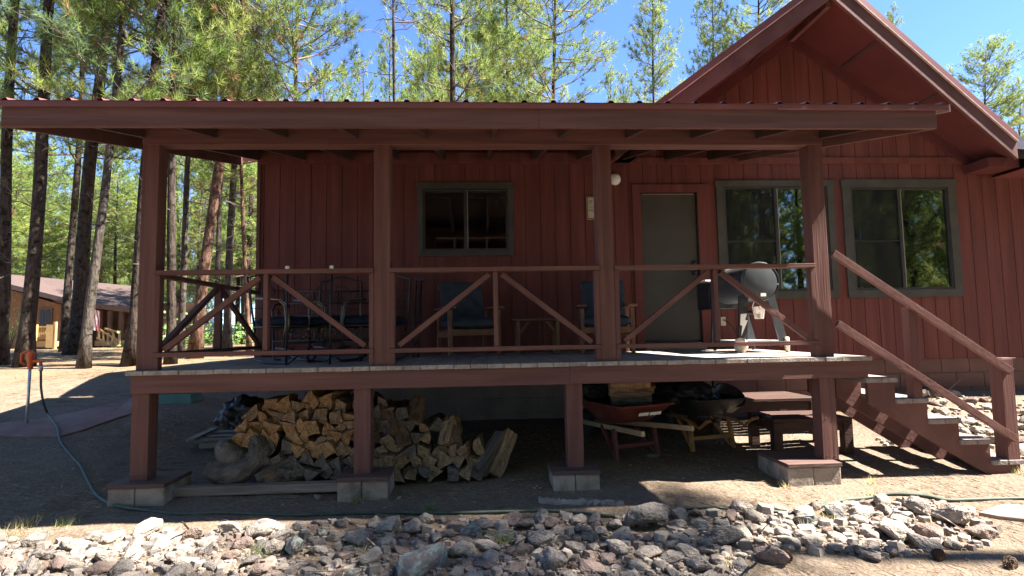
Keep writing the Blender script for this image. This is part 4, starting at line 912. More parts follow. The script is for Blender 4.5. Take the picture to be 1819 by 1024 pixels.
big = [(1150, 938, 94, 'dark', 'largest dark grey rock in the middle of the border beside the hose'), (1098, 985, 53, 'grey', 'rounded grey boulder left of the pine cone in the rock border'), (745, 1010, 150, 'lichen', 'broad flat lichen covered boulder at the bottom of the picture'),
       (463, 952, 59, 'grey', 'pointed grey boulder at the front of the dusty bank'), (300, 975, 53, 'pale', 'pale grey boulder left of the pointed one'), (262, 950, 48, 'pale', 'pale block shaped rock sitting on the sunlit dust'), (235, 1000, 60, 'pale', 'upright cream rock at the lower left'),
       (60, 1015, 64, 'grey', 'wide flat grey rock in the bottom left corner'), (410, 950, 50, 'pale', 'cream angular rock left of the pointed grey boulder'), (1370, 1000, 70, 'pinkish', 'long pinkish slab rock tilted beside the pine cone'), (1630, 912, 60, 'grey', 'grey rock near the right end of the border'),
       (1690, 930, 76, 'pale', 'large tan rock at the right end of the border'), (1745, 955, 60, 'pinkish', 'square pinkish rock last in the right border'), (1640, 975, 59, 'grey', 'grey rock nearest the lower right pine cone'), (1590, 955, 70, 'pale', 'pitted pale rock below the hose on the right'),
       (1545, 990, 50, 'grey', 'grey pointed rock low in the right border'), (525, 985, 60, 'lichen', 'lichened rock left of the broad flat boulder'), (640, 970, 60, 'grey', 'grey domed rock above the broad flat boulder'), (660, 1000, 56, 'pale', 'whitish split rock beside the broad flat boulder'), (730, 945, 56, 'grey', 'triangular grey rock above the broad flat boulder'),
       (1285, 965, 60, 'dark', 'dark rock right of the largest grey rock'), (1240, 1010, 64, 'grey', 'grey slab rock at the bottom centre right'), (820, 985, 50, 'pale', 'pale oblong rock right of the broad flat boulder'), (960, 975, 62, 'grey', 'wide grey rock left of the rounded grey boulder'), (985, 1008, 70, 'grey', 'large grey rock at the bottom edge in the centre')]
for px, py, w, c, lb in big:
    p = gp(px, py); s = w * (p - CAM).dot(fw) / F; place_rock(p.x, p.y, s, c, lb, sink=.30 if w > 100 else .22)
polyM = [(-30, 975), (0, 962), (100, 966), (170, 958), (300, 950), (390, 945), (520, 938), (600, 928), (830, 928), (880, 922), (1090, 925), (1200, 922), (1290, 912), (1480, 903), (1560, 893), (1650, 892), (1720, 905), (1780, 945), (1740, 980), (1660, 975), (1580, 998), (1500, 985), (1420, 985), (1350, 1000), (1300, 1050), (-60, 1080)]
placed = list(rocks)
def ok(x, y, s, f=.40):
    for a, b_, c in placed:
        if (a - x) ** 2 + ((b_ - y) * 1.0) ** 2 < ((s + c) * f) ** 2: return False
    return True
small = []
tries = 0; nb = 0
COL = ['grey'] * 5 + ['pale'] * 4 + ['pinkish'] * 3 + ['dark'] * 2 + ['lichen']
while tries < 9000:
    tries += 1
    px, py = random.uniform(-40, 1790), random.uniform(890, 1070)
    if not inside(polyM, px, py): continue
    f = tries / 9000; w = random.uniform(34, 54) if f < .10 else random.uniform(23, 40) if f < .5 else random.uniform(13, 25)
    p = gp(px, py); s = w * (p - CAM).dot(fw) / F
    if not ok(p.x, p.y, s, .35): continue
    placed.append((p.x, p.y, s)); c = random.choice(COL)
    if px > 1100 and c in ('grey', 'dark') and random.random() < .75: c = 'pale'  # right-hand stones mostly swapped to pale, sunlight put into their colour
    if nb < 236 and w > 18:
        nb += 1; sz = 'fist sized' if w < 28 else 'medium' if w < 42 else 'large'
        zn = 'left part' if px < 420 else 'left middle part' if px < 800 else 'middle part' if px < 1120 else 'right middle part' if px < 1450 else 'right end'
        cn = {'grey': 'grey', 'pale': 'pale tan', 'pinkish': 'pinkish brown', 'dark': 'dark grey', 'lichen': 'lichen spotted'}[c]
        place_rock(p.x, p.y, s, c, f'{sz} {cn} angular rock in the {zn} of the border')
    else: small.append((p.x, p.y, s, c))
# pale rubble bank against the wall behind the stairs
polyR = [(1560, 700), (1640, 694), (1720, 688), (1819, 686), (1900, 690), (1900, 830), (1790, 800), (1740, 790), (1690, 760), (1640, 735), (1560, 730)]
tries = 0; nr = 0
def gpr(px, py):
    d = ray(px, py); t = 2.0
    while t < 60:
        p = CAM + d * t
        if p.z < gz(p.x, p.y, False): break
        t += .02
    return p
while tries < 2600 and nr < 46:
    tries += 1; px, py = random.uniform(1560, 1880), random.uniform(688, 815)
    if not inside(polyR, px, py): continue
    p = gpr(px, py)
    if p.y > YW - .15 or (p.x < 4.9 and p.y < 1.05): continue
    w = random.uniform(20, 46) if tries < 900 else random.uniform(12, 24); s = w * (p - CAM).dot(fw) / F
    if not ok(p.x, p.y, s, .36): continue
    placed.append((p.x, p.y, s)); nr += 1
    place_rock(p.x, p.y, s, random.choice(['pale', 'pale', 'pale', 'pinkish']), f'{"large" if w > 30 else "small"} sunlit pale rock in the bank behind the stairs', group='rocks banked behind the stairs')
# rubble too small to count, as one object
m_v = []; m_f = []; gi = []
def add_stone(x, y, s, ci, squash=.7):
    k0 = len(m_v); ph = random.uniform(0, 6)
    pts = [(math.cos(a + ph) * random.uniform(.75, 1.1), math.sin(a + ph) * random.uniform(.7, 1.05)) for a in np.linspace(0, 2 * PI, 6, endpoint=False)]
    z = gz(x, y)
    for a, b_ in pts: m_v.append((x + a * s * .5, y + b_ * s * .5, z - s * .1))
    for a, b_ in pts: m_v.append((x + a * s * .38 + random.uniform(-.1, .1) * s, y + b_ * s * .36, z + s * squash * random.uniform(.3, .55)))
    for i in range(6): m_f.append((k0 + i, k0 + (i + 1) % 6, k0 + 6 + (i + 1) % 6, k0 + 6 + i)); gi.append(ci)
    m_f.append(tuple(k0 + 6 + i for i in range(6))); gi.append(ci)
ci_ = {'grey': 0, 'pale': 1, 'pinkish': 2, 'dark': 3, 'lichen': 0}
for x, y, s, c in small: add_stone(x, y, s, ci_[c])
for k in range(4200):
    px, py = random.uniform(-60, 1860), random.uniform(895, 1060)
    if not inside(polyM, px, py): continue
    p = gp(px, py); add_stone(p.x, p.y, random.uniform(.02, .055), random.choice((0, 1, 1, 2, 3)))
for k in range(1500):
    x, y = random.uniform(-5, 6.5), random.uniform(-1.7, 2.4); add_stone(x, y, random.choice((.012, .015, .02, .02, .03)) * random.uniform(.8, 1.3), random.choice((0, 1, 2, 2)), .5)
for k in range(420):
    p = gpr(random.uniform(1560, 1890), random.uniform(692, 820))
    if p.y < YW - .1 and not (p.x < 4.75 and p.y < 1.0): add_stone(p.x, p.y, random.uniform(.04, .10), random.choice((1, 1, 1, 2)))
me = bpy.data.meshes.new('rubble'); me.from_pydata(m_v, [], m_f)
for c in ('grey', 'pale', 'pinkish', 'dark'): me.materials.append(RM[c])
me.polygons.foreach_set('material_index', gi); bm = bmesh.new(); bm.from_mesh(me); bmesh.ops.recalc_face_normals(bm, faces=bm.faces); bm.to_mesh(me); bm.free()
o = bpy.data.objects.new('rubble', me); col.objects.link(o); tag(o, 'loose pebbles and rubble scattered over the dirt', 'rubble', kind='stuff')
for (px, py, w, c, lb) in ((568, 888, 24, 'grey', 'lone grey stone on the shaded dirt left of the second pier'), (709, 890, 14, 'pale', 'small pale stone on the dirt right of the second pier'), (1010, 812, 26, 'dark', 'dark stone in the shade behind the third pier'), (1160, 812, 26, 'grey', 'stone beneath the red wheelbarrow'), (950, 735, 22, 'grey', 'stone in the dark gap right of the firewood')):
    p = gp(px, py); place_rock(p.x, p.y, w * (p - CAM).dot(fw) / F, c, lb, group='loose stones under the porch')

# needles, twigs and grass on the ground
def strands(name, items, mats, mi, label, cat):
    me = bpy.data.meshes.new(name); vs = np.array([p for t_ in items for p in t_], dtype=float); me.from_pydata(vs.tolist(), [], [(3 * i, 3 * i + 1, 3 * i + 2) for i in range(len(items))])
    for m_ in mats: me.materials.append(m_)
    me.polygons.foreach_set('material_index', mi); o = bpy.data.objects.new(name, me); col.objects.link(o); tag(o, label, cat, kind='stuff')
nd = [mat('dry_needle_tan', (.27, .17, .085), (.38, .265, .145), bump=0), mat('dry_needle_brown', (.16, .085, .045), (.24, .14, .075), bump=0), mat('twig_grey', (.16, .13, .11), (.25, .21, .18), bump=0)]
it = []; mi = []
for k in range(26000):
    if k < 6500 or k > 21000: x, y = random.uniform(-4.5, 6), random.uniform(-1.7, .2)
    elif k < 9000: x, y = random.uniform(-3, 4.2), random.uniform(.2, 2.3)
    else: x, y = random.uniform(-8, -2.3), random.uniform(-.2, 7) if k % 2 else random.uniform(-.3, 2.5)
    if noise.noise((x * 1.4, y * 1.4, 2)) < random.uniform(-.5, .35): continue
    a = random.uniform(0, PI); l = random.uniform(.05, .15) * (1.5 if y > 3 else 1); w = .0018 if y < 2 else .004; c, s = math.cos(a) * l / 2, math.sin(a) * l / 2; z = gz(x, y) + .006
    if random.random() < .03: w *= 2.5; l *= 2
    it.append(((x - c - s * w / l, y - s + c * w / l, z), (x - c + s * w / l, y - s - c * w / l, z + .003), (x + c, y + s, gz(x + c, y + s) + random.uniform(.004, .016)))); mi.append(random.choice((0, 0, 0, 1, 1, 2)))
strands('needle_litter', it, nd, mi, 'fallen pine needles and twigs strewn on the dirt', 'needles')
gm_ = [mat('pale_green_grass', (.10, .16, .04), (.2, .26, .08), bump=0), mat('straw_grass', (.42, .33, .15), (.55, .46, .26), bump=0)]
it = []; mi = []
for (px, py, r_, cnt, g) in ((40, 940, .14, 130, .35), (118, 935, .09, 70, .8), (20, 960, .12, 60, .5), (460, 990, .09, 110, .85), (480, 985, .06, 50, .8), (765, 908, .06, 40, .9), (900, 968, .06, 60, .9), (870, 960, .05, 40, .9), (1395, 868, .05, 50, .05), (1550, 885, .06, 60, .1), (1550, 862, .05, 45, .1), (1810, 845, .08, 60, .15), (630, 898, .05, 40, .9), (1430, 945, .06, 40, .2), (640, 990, .04, 40, .05), (1290, 1010, .05, 40, .05), (1475, 930, .06, 40, .2)):
    p = gp(px, py)
    for k in range(cnt):
        a = random.uniform(0, 6.28); q = random.uniform(0, r_); x, y = p.x + math.cos(a) * q, p.y + math.sin(a) * q; h = random.uniform(.02, .085); l = random.uniform(-.06, .06); z = gz(x, y)
        it.append(((x - .002, y, z), (x + .002, y, z), (x + l, y + random.uniform(-.05, .05), z + h))); mi.append(0 if random.random() < g else 1)
for k in range(2500):                                          # sparse dry grass on the far clearing
    x, y = random.uniform(-22, -3), random.uniform(5, 22); z = gz(x, y); h = random.uniform(.03, .12)
    if noise.noise((x * .5, y * .5, 8)) < .05: continue
    it.append(((x - .006, y, z), (x + .006, y, z), (x + random.uniform(-.1, .1), y, z + h))); mi.append(1 if random.random() < .8 else 0)
strands('grass', it, gm_, mi, 'thin green and straw grass tufts', 'grass')
conem = mat('pine_cone_scales', (.06, .034, .022), (.13, .085, .055), nscale=12, bump=.4)
def cone(px, py, label):
    p = gp(px, py); t = thing('pine_cone', label, 'pine cone', (p.x, p.y, gz(p.x, p.y) + .028), random.uniform(0, 6), 'pine cones on the dirt'); m = MB()
    for k in range(70):
        f = k / 70; a = k * 2.4; r_ = .036 * math.sin(PI * (.12 + .85 * f)) ; h = (f - .5) * .075; d = Vector((math.cos(a), math.sin(a), .25)); c = Vector((0, 0, h)) + d * r_; s = Vector((-math.sin(a), math.cos(a), 0)) * .009
        m.add([Vector((0, 0, h - .005)) - s * .4, Vector((0, 0, h - .005)) + s * .4, c + s + Vector((0, 0, .004)), c + d * .006, c - s + Vector((0, 0, .004))], [(0, 1, 2, 3, 4)])
    o = m.build('scales', conem, t, local=True); o.rotation_euler = (R(70), 0, 0)
cone(1397, 1003, 'brown open pine cone below the pinkish slab rock'); cone(1668, 997, 'brown pine cone on bare dirt at the lower right'); cone(1795, 1012, 'pine cone in the bottom right corner of the yard')

# ------------------------------------------------------------------ pines
def needle_mat(name, a, b_, tr):
    m = mat(name, a, b_, nscale=1.3, bump=0, rough=.55, spec=.25); nt = m.node_tree; n = nt.nodes; L = nt.links.new; pb = n['Principled BSDF']
    t_ = n.new('ShaderNodeBsdfTranslucent'); mx = n.new('ShaderNodeMixShader'); mx.inputs[0].default_value = tr; t_.inputs[0].default_value = (*[min(1, v * 1.15) for v in b_], 1)
    L(pb.outputs[0], mx.inputs[1]); L(t_.outputs[0], mx.inputs[2]); L(mx.outputs[0], n['Material Output'].inputs[0]); return m
NM = [needle_mat('pine_needles_green', (.13, .20, .046), (.225, .31, .08), .42), needle_mat('pine_needles_yellow_green', (.225, .285, .062), (.33, .385, .105), .42), needle_mat('pine_needles_dark', (.085, .14, .055), (.15, .215, .085), .4), needle_mat('pine_needles_brown', (.25, .15, .07), (.36, .22, .1), .2)]
def bark(name, a, b_): return mat(name, a, b_, nscale=5, stretch=(3, 3, .8), bump=1, bscale=7, bstretch=(3, 3, .7), rough=.95, spec=.1, dist=.04, wear=tuple(v * .45 for v in a), wscale=9, wamt=(.52, .62))
BK = {'dark': bark('dark_pine_bark', (.036, .027, .022), (.078, .06, .049)), 'grey': bark('grey_pine_bark', (.052, .042, .035), (.105, .087, .073)), 'red': bark('reddish_pine_bark', (.095, .052, .036), (.185, .112, .076))}
twig = mat('twig_bark', (.10, .075, .06), (.16, .12, .10), bump=0)
def crown_mesh(seed, Hc, Rc, nbr, dens, nn, nl, nw, shape, dark=.15):
    rs = np.random.RandomState(seed); V = []; Fc = []; Mi = []; cnt = 0
    mb = MB(); TB = []; TA = []; TM = []
    for i in range(nbr):
        u = (i + rs.rand()) / nbr; z = Hc * u
        pr = {'cone': (1 - u) ** .8 * .95 + .06, 'round': math.sin(PI * min(1, .15 + u * .83)) ** .7, 'col': .75 * (1 - u ** 3) ** .6 + .08, 'sparse': .8 * (1 - u * .6)}[shape]
        ln = Rc * pr * rs.uniform(.55, 1.1); az = rs.rand() * 2 * PI
        if ln < .15: ln = .15
        e1 = rs.uniform(-.35, .15) + u * .75; e2 = rs.uniform(.15, .5)
        dh = np.array([math.cos(az), math.sin(az), 0]); sd = np.array([-math.sin(az), math.cos(az), 0]); bw = rs.uniform(-.25, .25)
        P = lambda s: np.array([0, 0, z]) + dh * ln * s + sd * bw * ln * s * s + np.array([0, 0, ln * (e1 * s + e2 * s * s)])
        mb.tube([P(s) for s in (0, .33, .66, 1)], [.009 + .008 * ln, .008 + .006 * ln, .005 + .003 * ln, .003], 4, 0, cap=False)
        k = max(3, int(ln * dens)); tone = rs.choice([0, 1, 2], p=[.5 - dark / 2, .5 - dark / 2, dark])
        for j in range(k):
            s = 1 - (1 - .28) * rs.rand() ** 1.1 if j else 1.0; b_ = P(s); so_ = rs.normal(0, .27 * ln ** .5) * (1.25 - s * .6)
            q = b_ + sd * so_ + dh * abs(so_) * .5 + np.array([0, 0, rs.uniform(-.12, .2) + abs(so_) * .25])
            if abs(so_) > .08: mb.tube([b_, (b_ + q) / 2 + np.array([0, 0, -.02]), q], [.006, .005, .004], 3, 0, cap=False)
            ax = dh * .6 + sd * np.sign(so_) * min(1, abs(so_) * 3) * .6 + np.array([0, 0, .55 + .3 * u]) + rs.normal(0, .25, 3); ax /= np.linalg.norm(ax)
            TB.append(q); TA.append(ax); TM.append(3 if rs.rand() < .025 else tone if rs.rand() < .75 else rs.randint(0, 2))
    TB = np.array(TB); TA = np.array(TA); TM = np.array(TM); T = len(TB)
    B = np.repeat(TB, nn, 0); A = np.repeat(TA, nn, 0); n_ = len(B)
    D = A * .85 + rs.normal(0, .62, (n_, 3)); D /= np.linalg.norm(D, axis=1)[:, None]
    B = B + A * rs.uniform(-.06, .07, n_)[:, None]; S = np.cross(D, rs.normal(0, 1, (n_, 3))); S /= np.linalg.norm(S, axis=1)[:, None] + 1e-9
    l_ = rs.uniform(.7, 1.15, n_)[:, None] * nl
    tri = np.stack([B - S * nw, B + S * nw, B + D * l_], 1).reshape(-1, 3)
    k0 = len(mb.v); me = bpy.data.meshes.new('crown')
    verts = np.vstack([np.array([tuple(v) for v in mb.v]), tri]); nvt = len(verts)
    loops = []; starts = []; tot = []; mats_ = []
    for f in mb.f: starts.append(len(loops)); tot.append(len(f)); loops += f; mats_.append(4)
    base = len(loops); starts = np.concatenate([np.array(starts, int), base + 3 * np.arange(n_)]); tot = np.concatenate([np.array(tot, int), np.full(n_, 3)])
    loops = np.concatenate([np.array(loops, int), k0 + np.arange(3 * n_)]); mats_ = np.concatenate([np.array(mats_, int), np.repeat(TM, nn)])
    me.vertices.add(nvt); me.vertices.foreach_set('co', verts.ravel()); me.loops.add(len(loops)); me.loops.foreach_set('vertex_index', loops)
    me.polygons.add(len(starts)); me.polygons.foreach_set('loop_start', starts); me.polygons.foreach_set('loop_total', tot); me.polygons.foreach_set('material_index', mats_)
    for m_ in NM + [twig]: me.materials.append(m_)
    me.update(calc_edges=True); me.validate(); return me
CR = {  # name: (mesh, height, radius)
 'near1': (crown_mesh(1, 9, 2.3, 74, 13, 26, .20, .006, 'round'), 9), 'near2': (crown_mesh(2, 9, 2.0, 74, 12, 26, .20, .006, 'col'), 9),
 'near3': (crown_mesh(3, 9, 2.2, 86, 16, 26, .20, .006, 'cone'), 9), 'sparse': (crown_mesh(4, 8, 1.5, 40, 5, 18, .13, .005, 'sparse', .5), 8),
 'mid1': (crown_mesh(5, 9, 1.9, 110, 17, 18, .20, .009, 'cone'), 9), 'mid2': (crown_mesh(6, 9, 2.1, 100, 16, 18, .20, .009, 'round', .25), 9), 'mid3': (crown_mesh(7, 9, 1.7, 110, 17, 18, .20, .009, 'col', .1), 9),
 'far1': (crown_mesh(8, 10, 2.2, 90, 9, 12, .30, .018, 'col', .2), 10), 'far2': (crown_mesh(9, 10, 2.4, 90, 9, 12, .30, .018, 'round', .3), 10), 'far3': (crown_mesh(10, 10, 2.0, 100, 9, 12, .30, .018, 'cone', .15), 10)}
def trunk_mesh(P0, P1, Ht, r0_, seed, bend=.1, n_=12, dead=0, hc=4):
    rnd = random.Random(seed); m = MB(); k = 22; d = (P1 - P0)
    pts = []; rad = []
    ph = rnd.uniform(0, 6)
    for i in range(k + 1):
        f = i / k; h = Ht * f; fl = 1 + .55 * math.exp(-h / .22)
        pts.append(P0 + d * (h / d.z) + Vector((math.sin(h * .6 + ph), math.cos(h * .45 + ph), 0)) * bend * r0_ * min(1, h)); rad.append(max(.02, r0_ * (1 - .78 * f) * fl))
    pts[0].z -= .1
    m.tube(pts, rad, n_)
    for v in m.v:
        q = noise.noise(v * 4 + Vector((seed, 0, 0))) * .10 + noise.noise(Vector((v.x * 16, v.y * 16, v.z * 5))) * .07
        h = v.z - P0.z; c = P0 + d * (h / d.z); o = v - c; o.z = 0; v += o * q
    tm = MB()
    for i in range(dead):
        h = rnd.uniform(1.6, hc + 2.5); c = P0 + d * (h / d.z); a = rnd.uniform(0, 6.28); l = rnd.uniform(.3, 1.3); e = rnd.uniform(-.2, .25); r_ = rnd.uniform(.006, .014)
        Q = [c + Vector((math.cos(a) * l * s, math.sin(a) * l * s, l * (e * s + .15 * math.sin(5 * s + i)) * s)) for s in (0, .3, .6, 1)]; tm.tube(Q, [r_ * 1.3, r_, r_ * .8, r_ * .4], 5, cap=False)
        for s_ in range(rnd.randint(1, 3)):
            b_ = Q[1].lerp(Q[3], rnd.random()); tm.tube([b_, b_ + Vector((rnd.uniform(-.3, .3), rnd.uniform(-.3, .3), rnd.uniform(-.05, .25)))], [r_ * .5, r_ * .25], 4, cap=False)
    return m, tm
tc_ = [0]
def pine(label, px0, py0, px1, py1, Y, wpx, hc, Ht, crown, bk='dark', rs_=1.0, dead=10, group=None, top=None, base=None, ms=None):
    tc_[0] += 1; sd = tc_[0]
    if base is None:
        b_ = gp(px0, py0) if Y is None else at(px0, 600, Y)
        b_.z = gz(b_.x, b_.y); 
        if Y is not None:
            a2 = at(px0, py0, Y); a3 = at(px1, py1, Y); dd = (a3 - a2) / (a3.z - a2.z); b_ = a2 + dd * (b_.z - a2.z)
    else: b_ = Vector(base); 
    if base is None:
        u_ = at(px1, py1, b_.y); dirv = (u_ - b_); dirv = dirv / dirv.z
        dep = (b_ - CAM).dot(fw); r_ = .5 * wpx * dep / F
    else: dirv = Vector((random.uniform(-.03, .03), random.uniform(-.03, .03), 1)); r_ = wpx
    if top: Ht = at(px1, top, b_.y).z - b_.z
    t = thing('pine_tree', label, 'pine tree', b_, 0, group or 'ponderosa pines around the cabin')
    m, tm = trunk_mesh(b_, b_ + dirv, Ht, r_, sd, .25, 12 if base is None else 8, dead, hc)
    m.add(tm.v, tm.f, 1, True); m.build('trunk', [BK[bk], twig], t, fix=False)
    me, ch = CR[crown]
    c = bpy.data.objects.new('crown', me); col.objects.link(c); c.parent = t; off = dirv * hc; c.location = off
    k = (Ht - hc + .3) / ch; c.scale = (rs_, rs_, k); c.rotation_euler = (Vector((0, 0, 1)).rotation_difference(dirv.normalized()).to_matrix() @ Matrix.Rotation(random.uniform(0, 6.28), 3, 'Z')).to_euler()
    return t
random.seed(11)
pine('pine trunk cut by the left picture edge with reddish lower bark', 6, 470, 27, 20, 8.2, 21, 5.6, 17, 'near2', 'dark', .8)
pine('dark leaning pine behind the orange yard hydrant with leafy sprouts at its foot', 42, 652, 92, 0, None, 24, 5.2, 18, 'near1', 'dark')
pine('dark pine directly left of the far left porch post', 232, 650, 289, 10, None, 23, 5.0, 18, 'near1', 'dark', 1.1)
pine('thick straight pine in front of the yellow cabin, widest trunk on the left', 133, 618, 168, 250, 11.5, 25, 5.5, 20, 'near2', 'dark')
pine('slim shaded pine pressed against the thickest trunk in front of the yellow cabin', 116, 608, 138, 250, 13.5, 13, 6, 18, 'near3', 'dark')
pine('slim leaning pine right of the thickest trunk on the left clearing', 148, 655, 222, 0, None, 17, 5.2, 15, 'near3', 'grey', .85)
pine('curved dark pine seen through the left end bay just right of the post', 303, 640, 308, 280, 7.6, 16, 5.0, 16, 'near1', 'dark')
pine('pine close behind the curved one in the left end bay', 318, 640, 336, 280, 9.5, 12, 5.2, 16, 'near2', 'grey')
pine('strongly leaning orange barked pine in the left end bay', 345, 640, 392, 285, 9.2, 20, 5.2, 18, 'near1', 'red')
pine('thin grey pine beside the leaning orange barked one', 385, 640, 391, 300, 14, 10, 5, 15, 'mid1', 'grey')
pine('grey pine midway between orange barked pine and cabin corner', 402, 640, 417, 285, 11.5, 14, 5.5, 17, 'near2', 'grey')
pine('thin reddish pine next to the cabin corner', 444, 640, 428, 285, 10.5, 8, 4.8, 13, 'near3', 'red', .7)
pine('bright full pine whose crown rises over the roof left of the open sky', 522, 600, 527, 60, 9.5, 11, 4.6, 15, 'near1', 'grey', .95)
pine('thin dark pine with sparse bare branches in the middle of the open sky', 706, 600, 700, 60, 8, 8, 7.5, 15, 'sparse', 'dark', 1, 26)
pine('tall pine with thick straight trunk above the middle of the porch roof', 807, 600, 805, 60, 10.5, 14, 5.6, 19, 'near2', 'dark', 1.0, 16)
pine('second trunk close behind the thick straight pine above the porch', 833, 600, 827, 60, 13, 10, 6.5, 17, 'near3', 'dark', .9, 12)
pine('bushy many branched pine above the porch left of the sky gap', 968, 600, 985, 60, 12.5, 12, 5.2, 15, 'near1', 'dark', 1.0, 8)
pine('slim pine crown between bushy pine and thick trunk above the roof', 905, 600, 900, 60, 14.5, 9, 6, 15, 'mid3', 'grey', 1)
pine('narrow bright pine standing alone in the sky left of the gable', 1166, 600, 1160, 60, 17, 8, 6.5, 16, 'mid1', 'grey', .85, 6)
pine('pale green pine just behind the left gable slope', 1268, 600, 1266, 60, 22, 8, 6, 17, 'mid3', 'grey', .9, 6)
pine('dark pine top peeking over the upper left gable slope', 1345, 600, 1348, 60, 21, 9, 9, 19, 'mid2', 'dark', 1.1, 6)
pine('pine top standing above the right gable slope', 1742, 600, 1750, 160, 16, 8, 5.5, 15, 'mid2', 'grey', .75, 6, top=92)
pine('lower pine top at the right picture edge above the roof', 1800, 600, 1812, 200, 17, 8, 5, 13, 'mid2', 'grey', .8, 6, top=185)
pine('tiny pine tip showing above the right gable slope', 1584, 600, 1586, 60, 17, 6, 8, 13, 'mid1', 'grey', .5, 0, top=28)
for (px, tp, Y, cr, w) in ((610, 128, 30, 'far3', .8), (645, 120, 34, 'far1', .8), (693, 62, 22, 'mid1', .8), (575, 150, 26, 'far2', .8), (752, 120, 30, 'far2', .9), (1085, 140, 28, 'far3', .7), (1108, 150, 33, 'far1', .6), (760, 70, 26, 'far1', .9), (870, 60, 28, 'far2', 1), (940, 40, 24, 'far1', 1)):
    pine('distant pine top in the row just above the porch roof edge', px, 600, px, 60, Y, 7, 4, 12, cr, 'grey', w, 0, 'distant pines above the porch roof', top=tp)
nfar = 0; rows = []
random.seed(17)
while nfar < 66:
    px = random.uniform(-110, 480) if nfar < 60 else random.uniform(470, 575); Y = random.uniform(16, 70) if nfar < 60 else random.uniform(20, 45)
    p = at(px, 600, Y)
    if -26 < p.x < -13 and 17 < Y < 27: continue
    if any((p.x - a) ** 2 + (p.y - b_) ** 2 < 3.2 for a, b_ in rows): continue
    rows.append((p.x, p.y)); p.z = gz(p.x, p.y); nfar += 1; Hh = random.uniform(9, 14) if Y < 32 else random.uniform(11, 18)
    far_ = Y > 32
    pine(('far' if far_ else 'background') + ' pine in the bright green forest ' + ('behind the yellow cabin' if px < 250 else 'seen through the left end of the porch' if px < 470 else 'above the left part of the porch roof'), 0, 0, 0, 0, None, random.uniform(.10, .20), random.uniform(1.6, 4.5), Hh, random.choice(('far1', 'far2', 'far3') if far_ else ('mid1', 'mid2', 'mid3')), random.choice(('dark', 'grey', 'red', 'dark')), random.uniform(.8, 1.25), 0 if far_ else 6, 'background forest pines', base=p)
# pines across the yard, mirrored in the windows, casting dappled shade, some added to block sky light
YARD = [(11.7, -2.8, 17, 'near3', 13.6, .75), (13, -3.15, 20.5, 'sparse', 16, 1.0), (14.2, -3.5, 25.5, 'sparse', 20.5, .75), (8, -11, 19, 'near1', 5, 1.1), (5.5, -8.5, 18, 'near2', 6, 1), (1.5, -10.5, 19, 'near1', 5.5, 1.1), (-3, -12, 18, 'near2', 5, 1.1), (-7.5, -10, 18, 'near1', 5, 1.1)]
random.seed(33)
for x in np.arange(-24, 5, 6.5): YARD.append((float(x) + random.uniform(-1, 1), random.uniform(-9.2, -7.6), random.uniform(16, 20), random.choice(('near1', 'near2', 'near3')), random.uniform(4, 6), 1.15))  # unseen near row, added to cut the sky light reaching the porch
for (x, y) in ((-16, -6), (-20, -8)): YARD.append((x, y, random.uniform(15, 19), random.choice(('near1', 'near2', 'mid2')), random.uniform(2.5, 4.5), 1.15))  # two more unseen pines, added as sky blockers on the left
for x in np.arange(5, 50, 2.9): YARD.append((float(x) + random.uniform(-.8, .8), random.uniform(-15, -12.5), random.uniform(16, 20), random.choice(('mid1', 'mid2', 'mid3')), random.uniform(1.2, 3), 1.25))
while len(YARD) < 100:
    x, y = random.uniform(-22, 60), random.uniform(-46, -13)
    if all((x - q[0]) ** 2 + (y - q[1]) ** 2 > 7 for q in YARD): YARD.append((x, y, random.uniform(15, 21), random.choice(('mid1', 'mid2', 'mid3')) if y > -24 else random.choice(('far1', 'far2', 'far3')), random.uniform(1.5, 4.5), random.uniform(1, 1.35)))
for (x, y) in ((14, -9), (19, -9.5), (24, -8), (30, -10), (36, -9)): YARD.append((x, y, 18, random.choice(('mid1', 'mid2', 'mid3')), random.uniform(2, 4), 1.1))
for (x, y, h, cr, hc, rs__) in YARD:
    pine('tall pine set out of view across the yard for reflections and shade', 0, 0, 0, 0, None, .19, hc, h, cr, 'dark', rs__, 5, 'pines across the yard mirrored in the windows', base=(x, y, gz(x, y)))

# leafy sprouts at the foot of the dark leaning pine
q = gp(28, 640); t = thing('leafy_sapling', 'light green broadleaf sapling sprouting in front of the dark leaning pine', 'sapling', (q.x, q.y - .3, gz(q.x, q.y - .3)))
leafm = needle_mat('broad_leaf_green', (.12, .22, .05), (.22, .34, .10), .4)
m = MB(); st_ = MB(); random.seed(4); s = (q - CAM).dot(fw) / F
for k in range(11):
    a = random.uniform(0, 6.28); h = random.uniform(.5, 1.75); rr = random.uniform(.15, .75); b_ = Vector((0, 0, 0)); e = Vector((math.cos(a) * rr, math.sin(a) * rr * .6, h)); st_.tube([b_, e * .5 + Vector((0, 0, .12)), e], [.010, .006, .003], 5)
    for j in range(55):
        f = random.uniform(.35, 1); c = (e * f) + Vector((random.gauss(0, .13), random.gauss(0, .1), .12 * 4 * f * (1 - f) + random.gauss(0, .08))); d = Vector((random.gauss(0, 1), random.gauss(0, 1), random.gauss(.2, .5))).normalized() * .045; w_ = d.cross(Vector((random.gauss(0, .4), random.gauss(0, .4), 1))).normalized() * .022
        m.add([c, c + d * .5 + w_, c + d, c + d * .5 - w_], [(0, 1, 2, 3)])
m.build('leaves', leafm, t, local=True, fix=False); st_.build('stems', twig, t, local=True, fix=False)
